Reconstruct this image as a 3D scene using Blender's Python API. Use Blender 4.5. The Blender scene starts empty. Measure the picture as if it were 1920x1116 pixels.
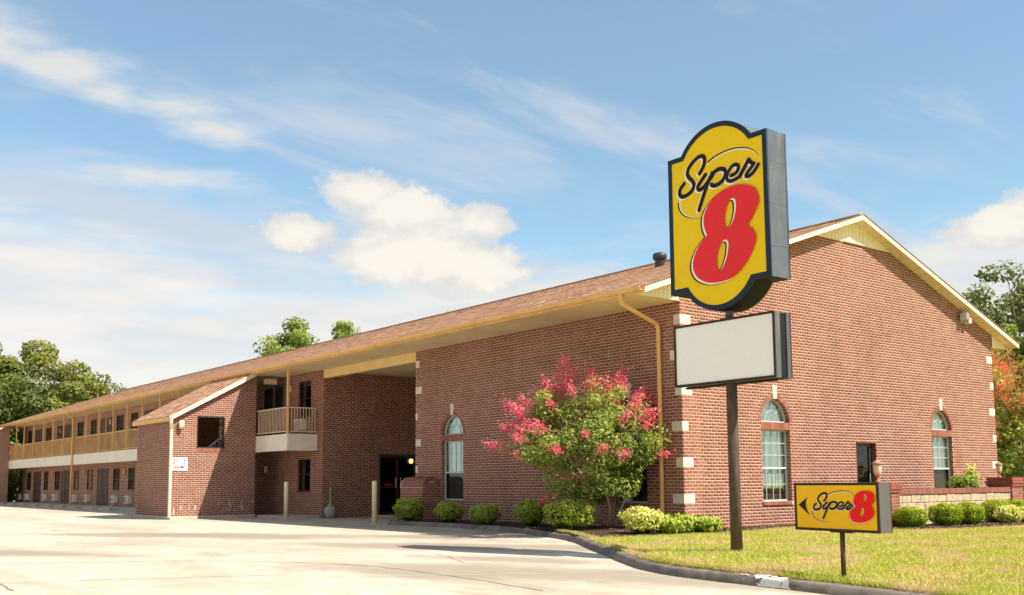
import bpy, math, random
import numpy as np
R = math.radians
random.seed(7); rng = np.random.default_rng(7)
scene = bpy.context.scene
COL = scene.collection

# ------------------------------------------------------------------ camera
CAM = (-17.6295, -16.1113, 1.1443)
YAW, PITCH, ROLL = 0.906026, 0.104758, -0.0079357
cam_d = bpy.data.cameras.new('camera'); cam = bpy.data.objects.new('camera', cam_d); COL.objects.link(cam)
from mathutils import Matrix, Vector
fw = Vector((math.cos(YAW)*math.cos(PITCH), math.sin(YAW)*math.cos(PITCH), math.sin(PITCH)))
rt = Vector((math.sin(YAW), -math.cos(YAW), 0)); up = rt.cross(fw)
r2 = rt*math.cos(ROLL)+up*math.sin(ROLL); u2 = -rt*math.sin(ROLL)+up*math.cos(ROLL)
M = Matrix((r2, u2, -fw)).transposed().to_4x4(); M.translation = Vector(CAM)
cam.matrix_world = M
cam_d.sensor_width = 36; cam_d.sensor_fit = 'HORIZONTAL'
cam_d.lens = 1908.33/1920*36
cam_d.shift_y = 145.1/1920
cam_d.clip_start = .1; cam_d.clip_end = 3000
scene.camera = cam

# ------------------------------------------------------------------ light
SUN = Vector((.145, -.35, .44)).normalized()
SUN_EL = math.asin(SUN.z); SUN_ROT = math.atan2(SUN.x, SUN.y)
sd = bpy.data.lights.new('sun', 'SUN'); so = bpy.data.objects.new('sun', sd); COL.objects.link(so)
sd.energy = 5.0; sd.angle = R(.5); sd.color = (1, .925, .79)
so.rotation_euler = SUN.to_track_quat('Z', 'Y').to_euler()
so.location = (0, -20, 40)
scene.view_settings.view_transform = 'Standard'; scene.view_settings.look = 'None'
scene.view_settings.gamma = 1; scene.view_settings.use_curve_mapping = False
scene.view_settings.exposure = .74
SKY_STRENGTH = .115

W = bpy.data.worlds.new('World'); scene.world = W; W.use_nodes = True
nt = W.node_tree; N = nt.nodes; LK = nt.links; N.clear()
class G:
    """small node-graph helper"""
    def __init__(s, nt): s.nt = nt
    def n(s, t, **kw):
        x = s.nt.nodes.new(t)
        for k, v in kw.items(): setattr(x, k, v)
        return x
    def put(s, sock, v):
        if isinstance(v, bpy.types.NodeSocket): s.nt.links.new(v, sock)
        elif isinstance(v, (tuple, list)) and len(v) == 3 and sock.type == 'RGBA': sock.default_value = (*v, 1)
        else: sock.default_value = v
    def m(s, op, a, b=0.0, c=0.0, clamp=False):
        x = s.n('ShaderNodeMath', operation=op); x.use_clamp = clamp
        s.put(x.inputs[0], a); s.put(x.inputs[1], b)
        if op in ('MULTIPLY_ADD', 'SMOOTH_MAX', 'SMOOTH_MIN'): s.put(x.inputs[2], c)
        return x.outputs[0]
    def mix(s, f, a, b, mode='MIX'):
        x = s.n('ShaderNodeMix', data_type='RGBA', blend_type=mode)
        s.put(x.inputs[0], f); s.put(x.inputs[6], a); s.put(x.inputs[7], b); return x.outputs[2]
    def ramp(s, f, stops, interp='LINEAR'):
        x = s.n('ShaderNodeValToRGB'); s.put(x.inputs[0], f); e = x.color_ramp; e.interpolation = interp
        while len(e.elements) < len(stops): e.elements.new(.5)
        for el, (p, c) in zip(e.elements, stops):
            el.position = p; el.color = (*c, 1) if isinstance(c, (tuple, list)) else (c, c, c, 1)
        return x.outputs[0]
    def noise(s, vec, scale, detail=4, rough=.55, dist=0.0, col=False):
        x = s.n('ShaderNodeTexNoise'); s.put(x.inputs['Vector'], vec)
        x.inputs['Scale'].default_value = scale; x.inputs['Detail'].default_value = detail
        x.inputs['Roughness'].default_value = rough; x.inputs['Distortion'].default_value = dist
        return x.outputs['Color' if col else 'Fac']
    def mr(s, v, a, b, c=0.0, d=1.0, smooth=True):
        x = s.n('ShaderNodeMapRange'); x.interpolation_type = 'SMOOTHSTEP' if smooth else 'LINEAR'
        s.put(x.inputs[0], v)
        for i, q in enumerate((a, b, c, d)): s.put(x.inputs[1+i], q)
        return x.outputs[0]
    def mapping(s, vec, scale=(1, 1, 1), loc=(0, 0, 0), rot=(0, 0, 0)):
        x = s.n('ShaderNodeMapping'); s.put(x.inputs[0], vec)
        x.inputs['Scale'].default_value = scale; x.inputs['Location'].default_value = loc; x.inputs['Rotation'].default_value = rot
        return x.outputs[0]
g = G(nt)
sky = g.n('ShaderNodeTexSky', sky_type='NISHITA', sun_disc=False)
sky.sun_elevation = SUN_EL; sky.sun_rotation = SUN_ROT
sky.air_density = 1.0; sky.dust_density = .8; sky.ozone_density = 1.5
tc = g.n('ShaderNodeTexCoord').outputs['Generated']
sep = g.n('ShaderNodeSeparateXYZ'); g.put(sep.inputs[0], tc)
X, Y, Z = sep.outputs
az = g.m('MULTIPLY', g.m('ARCTAN2', Y, X), 57.29578)
el = g.m('MULTIPLY', g.m('ARCSINE', Z), 57.29578)
cmb = g.n('ShaderNodeCombineXYZ'); g.put(cmb.inputs[0], az); g.put(cmb.inputs[1], el)
AE = cmb.outputs[0]
d1 = g.noise(g.mapping(AE, (.30, .42, 1)), 1, 6, .62)      # outline breakup
d2 = g.noise(g.mapping(AE, (.95, 1.3, 1), (31, 7, 0)), 1, 5, .6)
# cumulus clouds: azimuth, elevation, half widths (degrees), brightness of the core
BL = [(60.4, 16.0, 3.4, 1.5), (58.4, 15.1, 3.2, 1.7), (63.9, 13.75, 2.9, 1.25), (57.0, 13.2, 5.4, 2.1), (53.3, 14.5, 2.1, 1.25),
      (54.4, 12.2, 4.4, 1.9), (59.2, 12.3, 3.4, 1.5),
      (25.6, 12.6, 3.4, 1.4), (23.6, 13.1, 3.0, 1.7), (21.5, 12.4, 3.5, 1.9),
      (100, 16, 9, 3.5), (112, 13, 6, 2.5), (-15, 18, 9, 3.2), (-40, 26, 10, 4), (-100, 20, 11, 4), (-150, 17, 9, 3)]
BS = [(79.8, 21.9, 4.4, 2.0), (76.6, 21.0, 4.4, 1.7), (74.0, 20.1, 3.2, 1.3), (79.8, 14.2, 4.2, 1.1), (79.2, 12.9, 4.6, .9), (28.4, 11.5, 6.0, 1.6),
      (56.0, 11.0, 9.0, 1.9), (73.5, 9.7, 5.2, 1.0), (69.0, 8.5, 4.2, 1.2), (71, 20.0, 5, 1.1), (68, 18.9, 4.4, 1.0), (72, 16.2, 7, 1.0), (135, 24, 12, 5), (170, 15, 12, 4)]
def blobs(L):
    r = None
    for a, e, ra, re in L:
        dx = g.m('DIVIDE', g.m('SUBTRACT', az, a), ra); dy = g.m('DIVIDE', g.m('SUBTRACT', el, e), re)
        v = g.m('SUBTRACT', 1.0, g.m('SQRT', g.m('ADD', g.m('MULTIPLY', dx, dx), g.m('MULTIPLY', dy, dy))))
        r = v if r is None else g.m('SMOOTH_MAX', r, v, .12)
    return r
cum = blobs(BL)
cum = g.m('ADD', cum, g.m('MULTIPLY', g.m('SUBTRACT', d1, .5), 1.25))
cum = g.m('ADD', cum, g.m('MULTIPLY', g.m('SUBTRACT', d2, .5), .75))
cmask = g.m('MULTIPLY', g.mr(cum, .03, .34), .95)
sof = g.m('ADD', blobs(BS), g.m('MULTIPLY', g.m('SUBTRACT', g.noise(g.mapping(AE, (.16, .55, 1), (5, 2, 0), (0, 0, R(8))), 1, 9, .62), .5), 2.0))
smask = g.m('MULTIPLY', g.mr(sof, .0, 1.0), .72)
# high thin cloud on a plane overhead
den = g.m('ADD', g.m('MAXIMUM', Z, 0.0), .10)
cx = g.n('ShaderNodeCombineXYZ'); g.put(cx.inputs[0], g.m('DIVIDE', X, den)); g.put(cx.inputs[1], g.m('DIVIDE', Y, den))
P = cx.outputs[0]
c1 = g.noise(g.mapping(P, (.9, 2.3, 1), (1.7, .4, 0), (0, 0, R(-28))), 1.0, 10, .62, .6)
c2 = g.noise(g.mapping(P, (.25, .5, 1), (6.1, 3.2, 0), (0, 0, R(-20))), 1.0, 5, .5)
cir = g.m('MULTIPLY', g.mr(g.m('ADD', g.m('MULTIPLY', c1, .65), g.m('MULTIPLY', c2, .5)), .50, .66), .75)
# bank of pale cloud along the horizon
hz1 = g.noise(g.mapping(AE, (.07, .30, 1), (3, 0, 0)), 1, 7, .6)
bank = g.mr(g.m('ADD', el, g.m('MULTIPLY', g.m('SUBTRACT', hz1, .5), -14.0)), 14.4, 9.6, 0, .90)
bank2 = g.mr(el, 9.0, 1.0, 0, .75)
bank = g.m('MAXIMUM', bank, bank2)
skyc = g.mix(1.0, sky.outputs[0], (SKY_STRENGTH,)*3, 'MULTIPLY')
skyc = g.mix(1.0, skyc, (.86, 1.04, .98), 'MULTIPLY')
shade = g.noise(g.mapping(AE, (.22, .38, 1), (11, 4, 0)), 1, 5, .55)
ccol = g.mix(g.mr(g.m('ADD', cum, g.m('MULTIPLY', g.m('SUBTRACT', shade, .5), 2.2)), .10, .75), (.46, .455, .45), (.59, .555, .50))
bcol = g.mix(g.mr(g.noise(g.mapping(AE, (.10, .45, 1), (2, 9, 0)), 1, 6, .6), .35, .68), (.47, .48, .49), (.58, .54, .51))
skyc = g.mix(.10, skyc, (.48, .52, .54))
c = g.mix(cir, skyc, (.40, .42, .46))
c = g.mix(bank, c, bcol)
c = g.mix(smask, c, g.mix(g.mr(sof, .2, 1.0), (.46, .47, .48), (.55, .52, .475)))
c = g.mix(cmask, c, ccol)
bg = g.n('ShaderNodeBackground'); g.put(bg.inputs[0], c); bg.inputs[1].default_value = 1.0
wo = g.n('ShaderNodeOutputWorld'); LK.new(bg.outputs[0], wo.inputs[0])

scene.render.engine = 'CYCLES'
scene.cycles.max_bounces = 8; scene.cycles.diffuse_bounces = 4; scene.cycles.transparent_max_bounces = 12

# ------------------------------------------------------------------ materials
def mat(name, build):
    m = bpy.data.materials.new(name); m.use_nodes = True; t = m.node_tree; t.nodes.clear()
    q = G(t); out = q.n('ShaderNodeOutputMaterial'); s = build(q); t.links.new(s, out.inputs[0]); return m
def pbsdf(q, col, rough=.7, spec=.3, metal=0.0, bump=None, bstr=.3, bdist=.01):
    p = q.n('ShaderNodeBsdfPrincipled'); q.put(p.inputs['Base Color'], col); q.put(p.inputs['Roughness'], rough)
    p.inputs['Specular IOR Level'].default_value = spec; p.inputs['Metallic'].default_value = metal
    if bump is not None:
        b = q.n('ShaderNodeBump'); b.inputs['Strength'].default_value = bstr; b.inputs['Distance'].default_value = bdist
        q.put(b.inputs['Height'], bump); q.nt.links.new(b.outputs[0], p.inputs['Normal'])
    return p.outputs[0]
def pos(q): return q.n('ShaderNodeNewGeometry').outputs['Position']
def simple(name, col, rough=.6, var=.18, scale=3.0, spec=.3, metal=0.0, bump=.15, dirt=None):
    def b(q):
        p = pos(q); n1 = q.noise(p, scale, 5, .6); n2 = q.noise(p, scale*14, 3, .6)
        f = q.m('ADD', q.m('MULTIPLY', n1, .7), q.m('MULTIPLY', n2, .3))
        lo = tuple(x*(1-var) for x in col); hi = tuple(min(1, x*(1+var)) for x in col)
        c = q.mix(q.mr(f, .3, .7), lo, hi)
        if dirt:
            c = q.mix(q.m('MULTIPLY', q.mr(q.noise(q.mapping(p, (1, 1, .25)), scale*1.7, 6, .7), .5, .72), dirt[1]), c, dirt[0])
        return pbsdf(q, c, rough, spec, metal, n2, bump, .004)
    return mat(name, b)
def tone_of(q):
    a = q.n('ShaderNodeAttribute', attribute_name='tone').outputs['Fac']
    oi = q.n('ShaderNodeObjectInfo').outputs['Color']; sp = q.n('ShaderNodeSeparateColor'); q.put(sp.inputs[0], oi)
    return q.m('MULTIPLY', a, sp.outputs[0])
BRICK_STOPS = [(0, (.14, .048, .033)), (.25, (.205, .074, .050)), (.5, (.26, .098, .067)), (.75, (.315, .126, .089)), (1, (.38, .17, .125))]
def b_brick(q):
    t = tone_of(q); p = pos(q)
    n1 = q.noise(p, .8, 4, .6); n2 = q.noise(p, 34, 4, .65); n3 = q.noise(p, 150, 2, .6)
    c = q.ramp(q.m('ADD', q.m('MULTIPLY', t, .86), q.m('MULTIPLY', n2, .16)), BRICK_STOPS)
    c = q.mix(q.mr(n1, .35, .75, 0, .35), c, (.34, .15, .10))
    c = q.mix(q.mr(q.noise(q.mapping(p, (.5, .5, .16), (3, 1, 7)), 1, 6, .65), .50, .68, 0, .32), c, (.13, .055, .038))
    c = q.mix(q.mr(n3, .58, .75, 0, .4), c, (.46, .30, .23))
    return pbsdf(q, c, .88, .15, 0, n3, .35, .004)
M_BRICK = mat('brick', b_brick)
def b_mortar(q):
    p = pos(q); n = q.noise(p, 2.2, 5, .6); n2 = q.noise(p, 90, 3, .6)
    c = q.mix(q.mr(n, .3, .7), (.50, .385, .295), (.62, .495, .385))
    c = q.mix(q.mr(q.noise(q.mapping(p, (.5, .5, .16), (3, 1, 7)), 1, 6, .65), .50, .68, 0, .30), c, (.34, .24, .17))
    return pbsdf(q, c, .95, .1, 0, n2, .4, .004)
M_MORTAR = mat('mortar', b_mortar)
def b_brickfar(q):      # far wing: the courses are below a pixel, colour only
    p = pos(q)
    sp = q.n('ShaderNodeSeparateXYZ'); q.put(sp.inputs[0], p)
    cb = q.n('ShaderNodeCombineXYZ'); q.put(cb.inputs[0], q.m('ADD', sp.outputs[0], sp.outputs[1])); q.put(cb.inputs[1], sp.outputs[2])
    b = q.n('ShaderNodeTexBrick'); q.put(b.inputs['Vector'], cb.outputs[0])
    b.inputs['Scale'].default_value = 1; b.inputs['Brick Width'].default_value = .203; b.inputs['Row Height'].default_value = .0762
    b.inputs['Mortar Size'].default_value = .009; b.inputs['Color1'].default_value = (.20, .068, .042, 1); b.inputs['Color2'].default_value = (.32, .118, .078, 1)
    b.inputs['Mortar'].default_value = (.70, .56, .42, 1)
    return pbsdf(q, b.outputs[0], .9, .15)
M_BRICKFAR = mat('brick_far_wing', b_brickfar)
def b_shingle(q):
    t = tone_of(q); p = pos(q); n = q.noise(p, 60, 3, .7); n1 = q.noise(p, .5, 4, .6)
    c = q.ramp(q.m('ADD', q.m('MULTIPLY', t, .8), q.m('MULTIPLY', n, .25)), [(0, (.15, .075, .042)), (.4, (.36, .185, .105)), (.7, (.46, .26, .16)), (1, (.60, .40, .27))])
    c = q.mix(q.mr(n1, .4, .7, 0, .3), c, (.33, .19, .13))
    return pbsdf(q, c, .95, .1, 0, n, .2, .003)
M_SHINGLE = mat('asphalt_shingle', b_shingle)
M_TRIM = simple('cream_trim', (.78, .65, .47), .6, .08, 1.5, .3, dirt=((.50, .36, .20), .35))
M_GOLD = simple('golden_tan_paint', (.76, .45, .165), .55, .10, 1.2, .3, dirt=((.40, .24, .10), .35))
M_SOFFIT = simple('soffit_panel', (.76, .60, .36), .8, .10, .6, .2, dirt=((.42, .32, .19), .3))
M_SIDING = simple('cream_siding', (.82, .72, .52), .65, .08, 1.5, .3)
M_YSIDING = simple('yellow_siding', (.82, .60, .28), .65, .08, 1.5, .3)
M_FASCIA = simple('balcony_fascia', (.84, .75, .62), .65, .08, 1.5, .3)
M_RAIL = simple('railing_paint', (.70, .50, .35), .55, .12, 4, .3)
M_RAILFAR = simple('railing_paint_tan', (.66, .38, .16), .55, .15, 1.2, .3, dirt=((.44, .22, .08), .5))
M_STONE = simple('limestone', (.66, .59, .47), .9, .12, 5, .2, bump=.5, dirt=((.50, .43, .33), .6))
M_FRAME = simple('dark_bronze_frame', (.035, .028, .025), .45, .2, 8, .4)
M_WFRAME = simple('pale_window_frame', (.50, .56, .52), .5, .08, 8, .4)
M_AC = simple('air_conditioner_plastic', (.80, .72, .60), .5, .06, 8, .3)
M_ACD = simple('air_conditioner_grille', (.22, .20, .17), .6, .1, 8, .3)
M_DOOR = simple('door_paint_dark', (.060, .028, .024), .45, .15, 4, .3)
M_DOORR = simple('room_door_paint', (.10, .045, .040), .5, .15, 4, .3)
M_METAL = simple('steel', (.55, .56, .56), .35, .1, 10, .5, .9)
M_GALV = simple('galvanised_sheet', (.095, .112, .130), .5, .18, 2.2, .35, .15, dirt=((.27, .20, .155), .45))
M_GREYCAB = simple('grey_painted_cabinet', (.115, .108, .10), .6, .12, 3, .25)
M_CABDARK = simple('cabinet_dark_metal', (.10, .10, .11), .45, .15, 5, .4, .3)
M_POLE = simple('weathered_pole', (.10, .070, .050), .8, .25, 6, .15, bump=.4, dirt=((.21, .165, .125), .6))
M_NAVY = simple('navy_trim', (.014, .028, .048), .55, .15, 5, .2)
M_BLACK = simple('black_print', (.016, .014, .014), .6, .1, 5, .15)
M_YELLOW = simple('yellow_sign_face', (.84, .56, .004), .5, .045, 1.3, .2, bump=.02)
M_YELLOW2 = simple('amber_sign_face', (.92, .50, .004), .5, .03, 1.3, .2, bump=.02)
M_RED = simple('red_print', (.80, .028, .034), .55, .04, 2, .2, bump=.02)
M_RED2 = simple('bright_red_print', (.86, .006, .004), .55, .04, 2, .2, bump=.02)
M_CREAMP = simple('cream_print', (.90, .78, .62), .6, .03, 2, .2, bump=.02)
M_BOARD = simple('blank_panel', (.90, .86, .79), .6, .035, .9, .2, bump=.02)
M_WHITE = simple('white_paint', (.80, .79, .78), .5, .03, 3, .3)
M_BROWNF = simple('brown_cabinet_frame', (.045, .024, .018), .6, .2, 5, .2)
M_RUBBER = simple('black_plastic', (.02, .02, .022), .5, .1, 8, .4)
M_BOLLARD = simple('bollard_paint', (.88, .72, .45), .6, .1, 6, .3, dirt=((.42, .33, .22), .4))
M_CLAY = simple('grey_ceramic', (.33, .32, .27), .7, .15, 8, .3)
M_TERRA = simple('terracotta_lantern', (.40, .20, .13), .7, .12, 8, .3)
M_LANT = simple('frosted_lantern_glass', (.62, .48, .34), .3, .08, 8, .5)
M_BARK = simple('bark', (.21, .155, .11), .9, .25, 9, .15, bump=.8)
M_BARKL = simple('smooth_crape_bark', (.40, .29, .20), .75, .25, 14, .2, bump=.4)
M_PLUM = simple('interior_dark', (.03, .025, .022), .9, .1, 3, .1)
M_VENT = simple('roof_vent_metal', (.045, .05, .052), .5, .25, 8, .4, .4)
M_BLOCK = simple('split_face_block', (.47, .37, .25), .95, .35, 9, .1, bump=1.0, dirt=((.30, .25, .18), .5))
M_CAPB = simple('cap_brick', (.27, .085, .060), .85, .2, 6, .15, bump=.4)
M_FLOOD = simple('floodlight_housing', (.55, .50, .44), .5, .1, 6, .4)
M_REDSIGN = simple('red_lettering', (.55, .012, .02), .6, .15, 9, .3)
M_BLUEL = simple('faded_blue_lettering', (.07, .05, .26), .6, .3, 30, .3)
def b_lens(q):
    p = q.n('ShaderNodeBsdfPrincipled'); p.inputs['Base Color'].default_value = (.8, .6, .25, 1)
    p.inputs['Emission Color'].default_value = (1, .72, .25, 1); p.inputs['Emission Strength'].default_value = .8; return p.outputs[0]
M_LENS = mat('lit_lamp_lens', b_lens)
def glass(name, tint, refl, rough=.04, fres=.55):
    def b(q):
        tr = q.n('ShaderNodeBsdfTransparent'); tr.inputs[0].default_value = (*tint, 1)
        gl = q.n('ShaderNodeBsdfGlossy'); gl.inputs[0].default_value = (.9, .95, .95, 1); gl.inputs['Roughness'].default_value = rough
        bmp = q.n('ShaderNodeBump'); bmp.inputs['Strength'].default_value = .05; q.put(bmp.inputs['Height'], q.noise(pos(q), 1.5, 2)); q.nt.links.new(bmp.outputs[0], gl.inputs['Normal'])
        lw = q.n('ShaderNodeLayerWeight'); lw.inputs[0].default_value = .3
        mx = q.n('ShaderNodeMixShader'); q.put(mx.inputs[0], q.m('ADD', q.m('MULTIPLY', lw.outputs['Fresnel'], fres), refl, clamp=True))
        q.nt.links.new(tr.outputs[0], mx.inputs[1]); q.nt.links.new(gl.outputs[0], mx.inputs[2]); return mx.outputs[0]
    return mat(name, b)
M_GLASS = glass('window_glass', (.915, .96, .94), .05)
M_GLASSD = glass('dark_window_glass', (.62, .62, .60), .012, fres=.22)
def b_curtain(q):
    p = pos(q); w = q.noise(q.mapping(p, (9, 9, .8)), 1, 3, .5)
    c = q.mix(q.mr(w, .3, .7), (.50, .55, .52), (.92, .92, .87))
    d = q.n('ShaderNodeBsdfDiffuse'); q.put(d.inputs[0], c)
    t = q.n('ShaderNodeBsdfTranslucent'); q.put(t.inputs[0], c)
    mx = q.n('ShaderNodeMixShader'); mx.inputs[0].default_value = .2
    q.nt.links.new(d.outputs[0], mx.inputs[1]); q.nt.links.new(t.outputs[0], mx.inputs[2]); return mx.outputs[0]
M_CURT = mat('sheer_curtain', b_curtain)
M_CURT2 = simple('beige_curtain', (.50, .46, .38), .9, .2, 6, .1)
M_GREYSH = simple('grey_window_film', (.26, .26, .24), .6, .2, 2.5, .3)
def b_lot(q):
    p = pos(q)
    fine = q.noise(p, 60, 4, .7); mid = q.noise(p, 3.2, 6, .65); big = q.noise(q.mapping(p, (.30, .13, 1), (2.2, 5.1, 0), (0, 0, R(36))), 1, 5, .6, .4)
    stn = q.noise(q.mapping(p, (.55, .18, 1), (7.3, 1.1, 0), (0, 0, R(38))), 1, 6, .65, .8)
    c = q.mix(q.mr(mid, .3, .7), (.44, .38, .295), (.59, .52, .42))
    c = q.mix(q.mr(big, .42, .66, 0, .7), c, (.37, .295, .215))
    c = q.mix(q.mr(stn, .56, .70, 0, .6), c, (.27, .215, .16))
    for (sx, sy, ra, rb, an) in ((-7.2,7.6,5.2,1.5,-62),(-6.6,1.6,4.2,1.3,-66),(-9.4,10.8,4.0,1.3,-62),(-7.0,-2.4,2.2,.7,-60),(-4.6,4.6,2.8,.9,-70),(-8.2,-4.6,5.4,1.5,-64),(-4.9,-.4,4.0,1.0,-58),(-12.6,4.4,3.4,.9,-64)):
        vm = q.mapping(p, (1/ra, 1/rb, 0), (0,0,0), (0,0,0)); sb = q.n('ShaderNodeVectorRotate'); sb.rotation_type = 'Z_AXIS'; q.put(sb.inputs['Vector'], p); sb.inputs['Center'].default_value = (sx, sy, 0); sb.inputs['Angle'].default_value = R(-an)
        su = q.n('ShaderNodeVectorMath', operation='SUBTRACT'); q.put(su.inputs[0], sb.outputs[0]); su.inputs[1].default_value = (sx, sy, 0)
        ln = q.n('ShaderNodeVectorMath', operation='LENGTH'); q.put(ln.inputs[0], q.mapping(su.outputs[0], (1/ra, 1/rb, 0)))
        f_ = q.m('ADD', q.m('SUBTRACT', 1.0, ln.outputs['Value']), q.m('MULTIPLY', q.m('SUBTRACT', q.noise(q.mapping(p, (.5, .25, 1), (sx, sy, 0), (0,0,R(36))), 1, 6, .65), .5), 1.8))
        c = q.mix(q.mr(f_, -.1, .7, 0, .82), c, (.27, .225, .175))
    c = q.mix(q.mr(fine, .58, .80, 0, .35), c, (.40, .33, .26))
    c = q.mix(q.mr(q.noise(p, 22, 3, .6), .66, .74, 0, .5), c, (.70, .60, .47))
    return pbsdf(q, c, .9, .2, 0, fine, .35, .006)
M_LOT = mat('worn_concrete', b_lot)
M_WALK = simple('walkway_concrete', (.52, .43, .33), .9, .15, 2, .2, bump=.4, dirt=((.25, .20, .15), .4))
M_CRACK = simple('crack_filler', (.24, .19, .145), .95, .3, 8, .1)
M_JOINTL = simple('pale_joint', (.66, .60, .50), .95, .1, 8, .1)
def b_kerb(q):
    p = pos(q); n = q.noise(p, 2.5, 6, .65); f = q.noise(p, 70, 3, .7)
    c = q.mix(q.mr(n, .35, .68), (.14, .115, .092), (.25, .205, .165))
    c = q.mix(q.mr(q.noise(p, 1.1, 5, .6), .52, .7, 0, .5), c, (.27, .235, .195))
    return pbsdf(q, c, .85, .25, 0, f, .5, .008)
M_KERB = mat('kerb_asphalt_grey', b_kerb)
M_KERBW = simple('white_spill', (.74, .70, .62), .9, .1, 12, .2, bump=.6)
def b_grassbase(q):
    p = pos(q); n = q.noise(q.mapping(p, (.5, .8, 1), (0, 0, 0), (0, 0, R(30))), 1, 6, .68, .5); f = q.noise(p, 30, 4, .7); m = q.noise(p, 4.5, 4, .65)
    c = q.mix(q.mr(n, .42, .62), (.36, .38, .06), (.56, .44, .20))
    c = q.mix(q.mr(m, .5, .7, 0, .5), c, (.30, .34, .05))
    c = q.mix(q.mr(f, .5, .8, 0, .6), c, (.55, .45, .22))
    return pbsdf(q, c, .95, .1, 0, f, .8, .02)
M_GRASSB = mat('lawn_soil_and_thatch', b_grassbase)
def leafmat(name, stops, trans=.35, hue=None, rough=.5, patch=None):
    def b(q):
        a = q.n('ShaderNodeAttribute', attribute_name='tone').outputs['Fac']; p = pos(q)
        c = q.ramp(a, stops)
        if patch: c = q.mix(q.mr(q.noise(p, patch[0], 3, .6), patch[1], patch[2]), c, patch[3])
        pb = pbsdf(q, c, rough, .25)
        t = q.n('ShaderNodeBsdfTranslucent'); q.put(t.inputs[0], q.mix(1.0, c, (1.25, 1.15, .6), 'MULTIPLY'))
        mx = q.n('ShaderNodeMixShader'); mx.inputs[0].default_value = trans
        q.nt.links.new(pb, mx.inputs[1]); q.nt.links.new(t.outputs[0], mx.inputs[2]); return mx.outputs[0]
    return mat(name, b)
M_OAK = leafmat('oak_leaf', [(0, (.055, .075, .020)), (.5, (.13, .165, .038)), (1, (.25, .27, .06))])
M_OLIVE = leafmat('olive_green_leaf', [(0, (.075, .095, .022)), (.5, (.19, .215, .045)), (1, (.34, .33, .08))])
M_LIME = leafmat('light_green_leaf', [(0, (.10, .15, .025)), (.5, (.22, .30, .05)), (1, (.38, .44, .09))])
M_AIRY = leafmat('airy_grey_green_leaf', [(0, (.09, .12, .045)), (.5, (.17, .20, .075)), (1, (.27, .29, .12))])
M_BOX = leafmat('boxwood_leaf', [(0, (.05, .095, .008)), (.5, (.24, .33, .012)), (1, (.50, .55, .02))], .3)
M_BOX2 = leafmat('bright_shrub_leaf', [(0, (.08, .125, .012)), (.5, (.28, .37, .035)), (1, (.55, .60, .10))], .3)
M_PALE = leafmat('pale_yellow_leaf', [(0, (.24, .28, .04)), (.5, (.56, .58, .13)), (1, (.80, .78, .30))], .3)
M_CRAPE = leafmat('crape_myrtle_leaf', [(0, (.08, .125, .028)), (.5, (.25, .32, .065)), (.85, (.46, .50, .13)), (1, (.62, .42, .16))], .35)
M_PINK = leafmat('pink_blossom', [(0, (.76, .02, .15)), (.55, (.92, .08, .27)), (.85, (.93, .26, .36)), (1, (.90, .48, .40))], .35, rough=.7)
M_CORAL = leafmat('coral_blossom', [(0, (.66, .06, .05)), (.5, (.86, .17, .12)), (1, (.90, .36, .24))], .35, rough=.7)
M_CORE = simple('shrub_inner_twigs', (.030, .032, .012), .95, .2, 9, .05)
M_BLADE = leafmat('grass_blade', [(0, (.24, .31, .04)), (.45, (.42, .46, .07)), (.7, (.62, .58, .16)), (1, (.66, .55, .26))], .3, patch=(.9, .47, .60, (.60, .46, .26)))
M_BLADE2 = leafmat('rough_grass_blade', [(0, (.14, .19, .025)), (1, (.40, .44, .09))], .3)
def b_mulch(q):
    p = pos(q); f = q.noise(p, 26, 4, .7); c = q.ramp(f, [(.3, (.030, .020, .014)), (.55, (.085, .055, .038)), (.75, (.20, .14, .095))])
    return pbsdf(q, c, .95, .1, 0, f, 1.0, .03)
M_MULCH = mat('bark_mulch', b_mulch)
M_CHIP = leafmat('mulch_chip', [(0, (.04, .026, .018)), (.6, (.12, .075, .048)), (1, (.32, .22, .15))], 0)

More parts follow.
